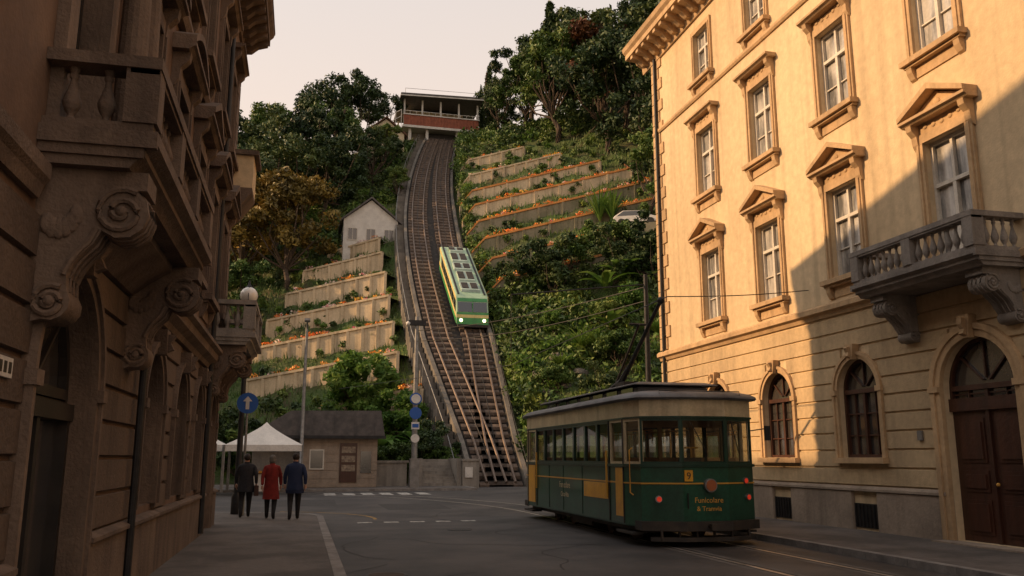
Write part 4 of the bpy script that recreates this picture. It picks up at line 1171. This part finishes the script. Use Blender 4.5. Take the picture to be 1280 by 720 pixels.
for s in (-1,1):
    for y in (.55,TLn-1.45): t.box(s*1.25-.14,s*1.25+.14,y,y+.9,.22,.27,tblack); t.box(s*1.12-.02,s*1.12+.02,y,y+.9,.22,.4,tblack)
    for yc in (2.7,TLn-2.7):
        t.box(s*.86-.04,s*.86+.04,yc-1.15,yc+1.15,.28,.46,tblack)
        for yy in (yc-.75,yc+.75): t.box(s*.9-.09,s*.9+.09,yy-.14,yy+.14,.24,.46,tblack)
        for k in range(3): t.tube([(s*.9,yc-.3+.3*k,.12),(s*.9,yc-.3+.3*k,.3)],.06,8,tblack)
    t.box(s*1.0-.03,s*1.0+.03,4.1,5.6,.14,.36,tblack)
for k in range(6): t.box(-.95+k*.38-.02,-.95+k*.38+.02,.05,.1,.12,.34,tblack)
t.tube([(0,-.14,.42),(0,-.42,.42)],.05,8,tblack); t.box(-.14,.14,-.5,-.4,.36,.48,tblack)
t.build('underframe',tm)
t=MB(TT)
for yc in (2.7,TLn-2.7):
    for yy in (yc-.75,yc+.75):
        for s in (-.72,.72): t.tube([(s-.06,yy,.34),(s+.06,yy,.34)],.33,22,rust)
        t.tube([(-.72,yy,.34),(.72,yy,.34)],.06,8,rust)
t.build('wheels',tm)
t=MB(TT)
t.box(-1.15,1.15,.6,TLn-.6,.6,.64,tint_in); t.box(-1.2,1.2,.5,TLn-.5,2.86,2.9,tcream)
for k in range(7):
    y=1.9+k*.95
    for s in (-.78,.78): t.box(s-.34,s+.34,y,y+.42,.95,1.05,tint_in); t.box(s-.34,s+.34,y+.4,y+.46,1.0,1.75,tint_in)
for yy in (1.35,TLn-1.35):
    t.box(-1.15,-.4,yy-.02,yy+.02,.64,1.6,tint_in); t.box(.4,1.15,yy-.02,yy+.02,.64,1.6,tint_in); t.box(-.42,-.34,yy-.03,yy+.03,.64,2.86,tint_in);t.box(.34,.42,yy-.03,yy+.03,.64,2.86,tint_in); t.box(-1.15,1.15,yy-.02,yy+.02,2.4,2.86,tint_in)
t.box(-.3,.1,.35,.6,.64,1.75,tblack); t.tube([(-.1,.4,1.75),(-.1,.4,1.95)],.02,6,tgold); t.tube([(-.25,.4,1.95),(.05,.4,1.95)],.02,6,tgold)
t.tube([(-.45,1.6,2.35),(-.45,8.1,2.35)],.015,6,tgold); t.tube([(.45,1.6,2.35),(.45,8.1,2.35)],.015,6,tgold)
for k in range(8):
    for s in (-.45,.45): t.tube([(s,2+k*.85,2.35),(s,2+k*.85,2.15)],.012,5,tgold)
t.build('interior',tm)
t=MB(TT)
xs_=-HW-.003
t.box(xs_-.014,xs_,1.95,3.6,.86,1.205,tyellow)
t.box(xs_-.014,xs_,1.03,1.45,.55,1.54,tyellow)
t.box(xs_-.014,xs_,8.05,8.75,.5,1.54,tyellow)
for y in (.98,1.84,7.85,8.8): t.box(xs_-.018,xs_,y,y+.03,.42,2.54,tblack)
for y in (3.75,5.3,6.6): t.box(xs_-.010,xs_,y,y+.02,.44,1.55,tgreenD)
t.box(xs_-.06,xs_-.02,1.92,1.95,.9,1.9,tgold);t.box(xs_-.06,xs_-.02,7.78,7.81,.9,1.9,tgold)
t.box(-.46,-.28,-.022,-.002,1.28,1.5,tyellow)
t.build('livery_panels',tm)
t=MB(TT)
t.disc((.08,-.04,1.2),(0,1,0),.135,.1,22,metalG); t.disc((.08,-.095,1.2),(0,1,0),.11,.02,22,amberl)
def facet(u,z,o):
    s=1 if u>0 else -1; f=(abs(u)-.5)/.75; return (u,.34*f-o,z)
for u,z in ((1.0,1.28),(1.06,.95),(-.95,.93)):
    t.disc(facet(u,z,.03),(.4*(1 if u>0 else -1),-1,0),.07,.05,16,metalG); t.disc(facet(u,z,.058),(.4*(1 if u>0 else -1),-1,0),.05,.02,16,redl)
t.build('lamps',tm)
t=MB(TT)
t.tube([(-.42,-.06,.75),(-.42,-.06,1.05)],.014,6,metalD)
for s in (-1,1): t.tube([(s*1.32,.6,1.0),(s*1.38,.62,1.05),(s*1.38,.62,1.9),(s*1.32,.6,1.95)],.016,6,tgold)
t.tube([(-.3,-.05,2.46),(.05,-.06,1.8)],.01,5,tblack); t.tube([(.62,.0,2.5),(.8,.06,1.85)],.01,5,tblack)
t.tube([(1.2,.3,2.3),(1.5,.1,2.35)],.012,5,metalD); t.box(1.43,1.55,.06,.1,2.1,2.4,metalD)
t.tube([(-.9,.1,2.97),(-.9,.1,3.1),(.9,.1,3.1),(.9,.1,2.97)],.012,5,metalD)
t.build('handrails_and_wipers',tm)
def text(body,size,loc,rot,mat,name):
    cu=bpy.data.curves.new(name,'FONT'); cu.body=body; cu.size=size; cu.extrude=.002; cu.align_x='CENTER'
    o=bpy.data.objects.new(name,cu); scene.collection.objects.link(o)
    bpy.context.view_layer.update()
    me=bpy.data.meshes.new_from_object(o.evaluated_get(bpy.context.evaluated_depsgraph_get()))
    bpy.data.objects.remove(o); ob=bpy.data.objects.new(name,me); scene.collection.objects.link(ob)
    me.materials.clear(); me.materials.append(mat); ob.location=loc; ob.rotation_euler=rot; ob.parent=tm
text('Funicolare',.15,(tx0+.06,ty0-.006,.86),(R(90),0,0),tgold,'lettering')
text('& Tramvia',.13,(tx0+.06,ty0-.006,.70),(R(90),0,0),tgold,'lettering')
text('9',.2,(tx0-.37,ty0-.026,1.32),(R(90),0,0),tblack,'route_number')
text('Funicolare',.22,(tx0-HW-.006,ty0+5.2,1.0),(R(90),0,R(-90)),tcream,'lettering')
text('Citta Alta',.17,(tx0-HW-.006,ty0+5.2,.78),(R(90),0,R(-90)),tcream,'lettering')

# ================================================================== PEOPLE
def person(name,X,Y,hs,coat,leg,hair,hem,ph=1,bag=False,rot=0,fem=False):
    e=empty(name)
    V=[(0,0,.93),(0,.0,1.1),(0,.0,1.28),(0,.0,1.42),(0,.015,1.50),(0,.03,1.57),(0,.035,1.66),(0,.03,1.72)]
    r=[(.135,.11),(.125,.10),(.15,.11),(.12,.09),(.055,.055),(.075,.085),(.078,.095),(.05,.06)]
    E=[(i,i+1) for i in range(7)]
    def ch(root,pts,rr):
        p=root
        for a,b in zip(pts,rr): V.append(a); r.append((b,b)); E.append((p,len(V)-1)); p=len(V)-1
    s=ph
    ch(0,[(s*.1,.02,.86),(s*.105,.14,.50),(s*.105,.20,.12),(s*.11,.27,.05),(s*.12,.40,.045)],[.11,.08,.055,.05,.038])
    ch(0,[(-s*.1,-.02,.86),(-s*.105,.0,.48),(-s*.105,-.24,.16),(-s*.11,-.22,.08),(-s*.12,-.10,.035)],[.11,.08,.055,.05,.038])
    sw=.17 if fem else .195
    ch(3,[(sw,0,1.41),(sw+.07,-s*.10,1.15),(sw+.08,-s*.06,.92)],[.075,.06,.042])
    ch(3,[(-sw,0,1.41),(-sw-.07,s*.06,1.15),(-sw-.06,s*.16,.93)],[.075,.06,.042])
    me=bpy.data.meshes.new(name+'_body'); me.from_pydata(V,E,[])
    o=bpy.data.objects.new('body',me); scene.collection.objects.link(o)
    o.modifiers.new('Skin','SKIN'); sm=o.modifiers.new('s','SUBSURF'); sm.levels=2; sm.render_levels=2
    for i,d in enumerate(me.skin_vertices[0].data): d.radius=r[i]; d.use_root=(i==0)
    bpy.context.view_layer.update()
    nm=bpy.data.meshes.new_from_object(o.evaluated_get(bpy.context.evaluated_depsgraph_get()))
    o.modifiers.clear(); o.data=nm
    nm.materials.clear()
    for m in (skin,coat,leg,shoe): nm.materials.append(m)
    for p in nm.polygons:
        c=p.center; z=c.z
        if z>1.50: k=0
        elif z<.1: k=3
        elif z<.88 and abs(c.x)<.19: k=2
        elif z<.86: k=0
        else: k=1
        p.material_index=k; p.use_smooth=True
    o.parent=e
    t=MB(); prof=[(1.50,.08,.075),(1.465,.15,.10),(1.42,.215,.125),(1.30,.215,.145),(1.12,.195,.14),(.98,.205,.155),(.85,.22,.17)]
    if hem<.85: prof+=[(.7,.235,.20),(hem,.25,.235)]
    prof+=[(hem-.0 if hem<.85 else .82,prof[-1][1]-.02,prof[-1][2]-.02)]
    vs=[];fs=[];sg=20
    f_=.93 if fem else 1
    for j,(z,a,b) in enumerate(prof):
        for k in range(sg):
            an=2*math.pi*k/sg; w_=1+.04*math.sin(an*5+z*3)*(1 if z<1.2 else 0)
            vs.append((a*f_*w_*math.cos(an),b*w_*math.sin(an)+.0,z))
    for j in range(len(prof)-1):
        for k in range(sg): fs.append((j*sg+k,j*sg+(k+1)%sg,(j+1)*sg+(k+1)%sg,(j+1)*sg+k))
    t.add(vs,fs,coat)
    t.tube([(0,-.0,1.48),(0,.0,1.535)],[.085,.075],12,coat)
    t.box(-.006,.006,-.178,-.165,hem+.02,.98,coat)
    t.build('coat',e,smooth=True,angle=60)
    t=MB()
    t.ball((0,.012,1.665),.108,hair,14,(.86,1.0,1.0))
    if fem: t.ball((0,-.03,1.60),.085,hair,12,(1,.8,1.1))
    for sx in (-1,1): t.ball((sx*.082,.035,1.635),.022,skin,8,(.5,.8,1.3)); t.ball((sx*.032,.118,1.65),.012,haird,8)
    t.ball((0,.135,1.625),.018,skin,8,(.7,1,1.3)); t.box(-.022,.022,.118,.124,1.585,1.592,cred)
    t.build('head_details',e,smooth=True)
    t=MB()
    for wx,wy,sd in ((sw+.08,-s*.06,1),(-sw-.06,s*.16,-1)):
        z=.92; t.tube([(wx,wy,z),(wx,wy+.01,z-.05),(wx,wy+.015,z-.095)],[.027,.038,.032],8,skin)
        for k in range(4):
            fy=wy-.02+.018*k; L=(.065,.078,.072,.055)[k]
            t.tube([(wx,fy,z-.085),(wx-sd*.008,fy+.005,z-.085-L*.55),(wx-sd*.024,fy+.008,z-.085-L)],[.0095,.0085,.007],6,skin)
        t.tube([(wx-sd*.01,wy+.03,z-.04),(wx-sd*.022,wy+.05,z-.075),(wx-sd*.026,wy+.055,z-.105)],[.012,.010,.008],6,skin)
    t.build('hands',e,smooth=True)
    if bag:
        t=MB(); t.box(sw+.03,sw+.15,-.16,.14,.60,.88,frameB); t.tube([(sw+.09,-.1,.86),(sw+.07,-.05,1.1),(sw-.02,0,1.47)],.012,6,frameB); t.build('bag',e,bevel=.02)
    e.location=(X,Y,.125); e.scale=(hs,hs,hs); e.rotation_euler=(0,0,rot)
person('walking_man',-1.42,25.4,.98,cblack,ctrous,haird,.72,1,True,R(5))
person('walking_woman',-.72,24.6,.96,cred,ctrous,hairg,.55,-1,False,R(-3),True)
person('walking_man',-.10,24.2,.99,cnavy,ctrous,haird,.80,1,False,R(2))

# ================================================================== SKY / SUN / CAMERA
trav=Vector((1,-.25,-.5)).normalized()
to=-trav
el=math.asin(to.z); az=math.atan2(to.x,to.y)
wd=bpy.data.worlds.new('World'); scene.world=wd; wd.use_nodes=True
nt=wd.node_tree; bgn=nt.nodes['Background']
sk=nt.nodes.new('ShaderNodeTexSky'); sk.sky_type='NISHITA'; sk.sun_disc=False
sk.sun_elevation=el; sk.sun_rotation=az
sk.air_density=1.0; sk.dust_density=5.0; sk.ozone_density=1.0
tc=nt.nodes.new('ShaderNodeTexCoord'); sx=nt.nodes.new('ShaderNodeSeparateXYZ'); nt.links.new(tc.outputs['Generated'],sx.inputs[0])
mr=nt.nodes.new('ShaderNodeMapRange'); mr.inputs[1].default_value=0.; mr.inputs[2].default_value=.9; mr.inputs[3].default_value=.85; mr.inputs[4].default_value=.5
nt.links.new(sx.outputs[2],mr.inputs[0])
cr=nt.nodes.new('ShaderNodeValToRGB'); cr.color_ramp.elements[0].position=.2; cr.color_ramp.elements[0].color=(1,.74,.55,1); cr.color_ramp.elements[1].position=.62; cr.color_ramp.elements[1].color=(.90,.82,.76,1)
nt.links.new(sx.outputs[2],cr.inputs[0])
vs_=nt.nodes.new('ShaderNodeVectorMath'); vs_.operation='SCALE'; vs_.inputs['Scale'].default_value=11.6; nt.links.new(cr.outputs[0],vs_.inputs[0])
mx=nt.nodes.new('ShaderNodeMix'); mx.data_type='RGBA'
nt.links.new(mr.outputs[0],mx.inputs[0]); nt.links.new(vs_.outputs[0],mx.inputs[7])
nt.links.new(sk.outputs[0],mx.inputs[6]); nt.links.new(mx.outputs[2],bgn.inputs[0])
bgn.inputs[1].default_value=.11
sd=bpy.data.lights.new('sun','SUN'); sd.energy=5.0; sd.angle=R(.6); sd.color=(1,.62,.31)
so=bpy.data.objects.new('sun',sd); scene.collection.objects.link(so); so.rotation_euler=trav.to_track_quat('-Z','Y').to_euler()
cam=bpy.data.cameras.new('camera'); cam.lens=30.1; cam.sensor_width=36; cam.clip_end=4000; cam.clip_start=.05
co_=bpy.data.objects.new('camera',cam); scene.collection.objects.link(co_)
co_.location=(0,0,1.75); co_.rotation_euler=(R(90+11.2),0,R(-13.65)); scene.camera=co_
scene.view_settings.view_transform='Standard'; scene.view_settings.look='None'; scene.view_settings.exposure=0
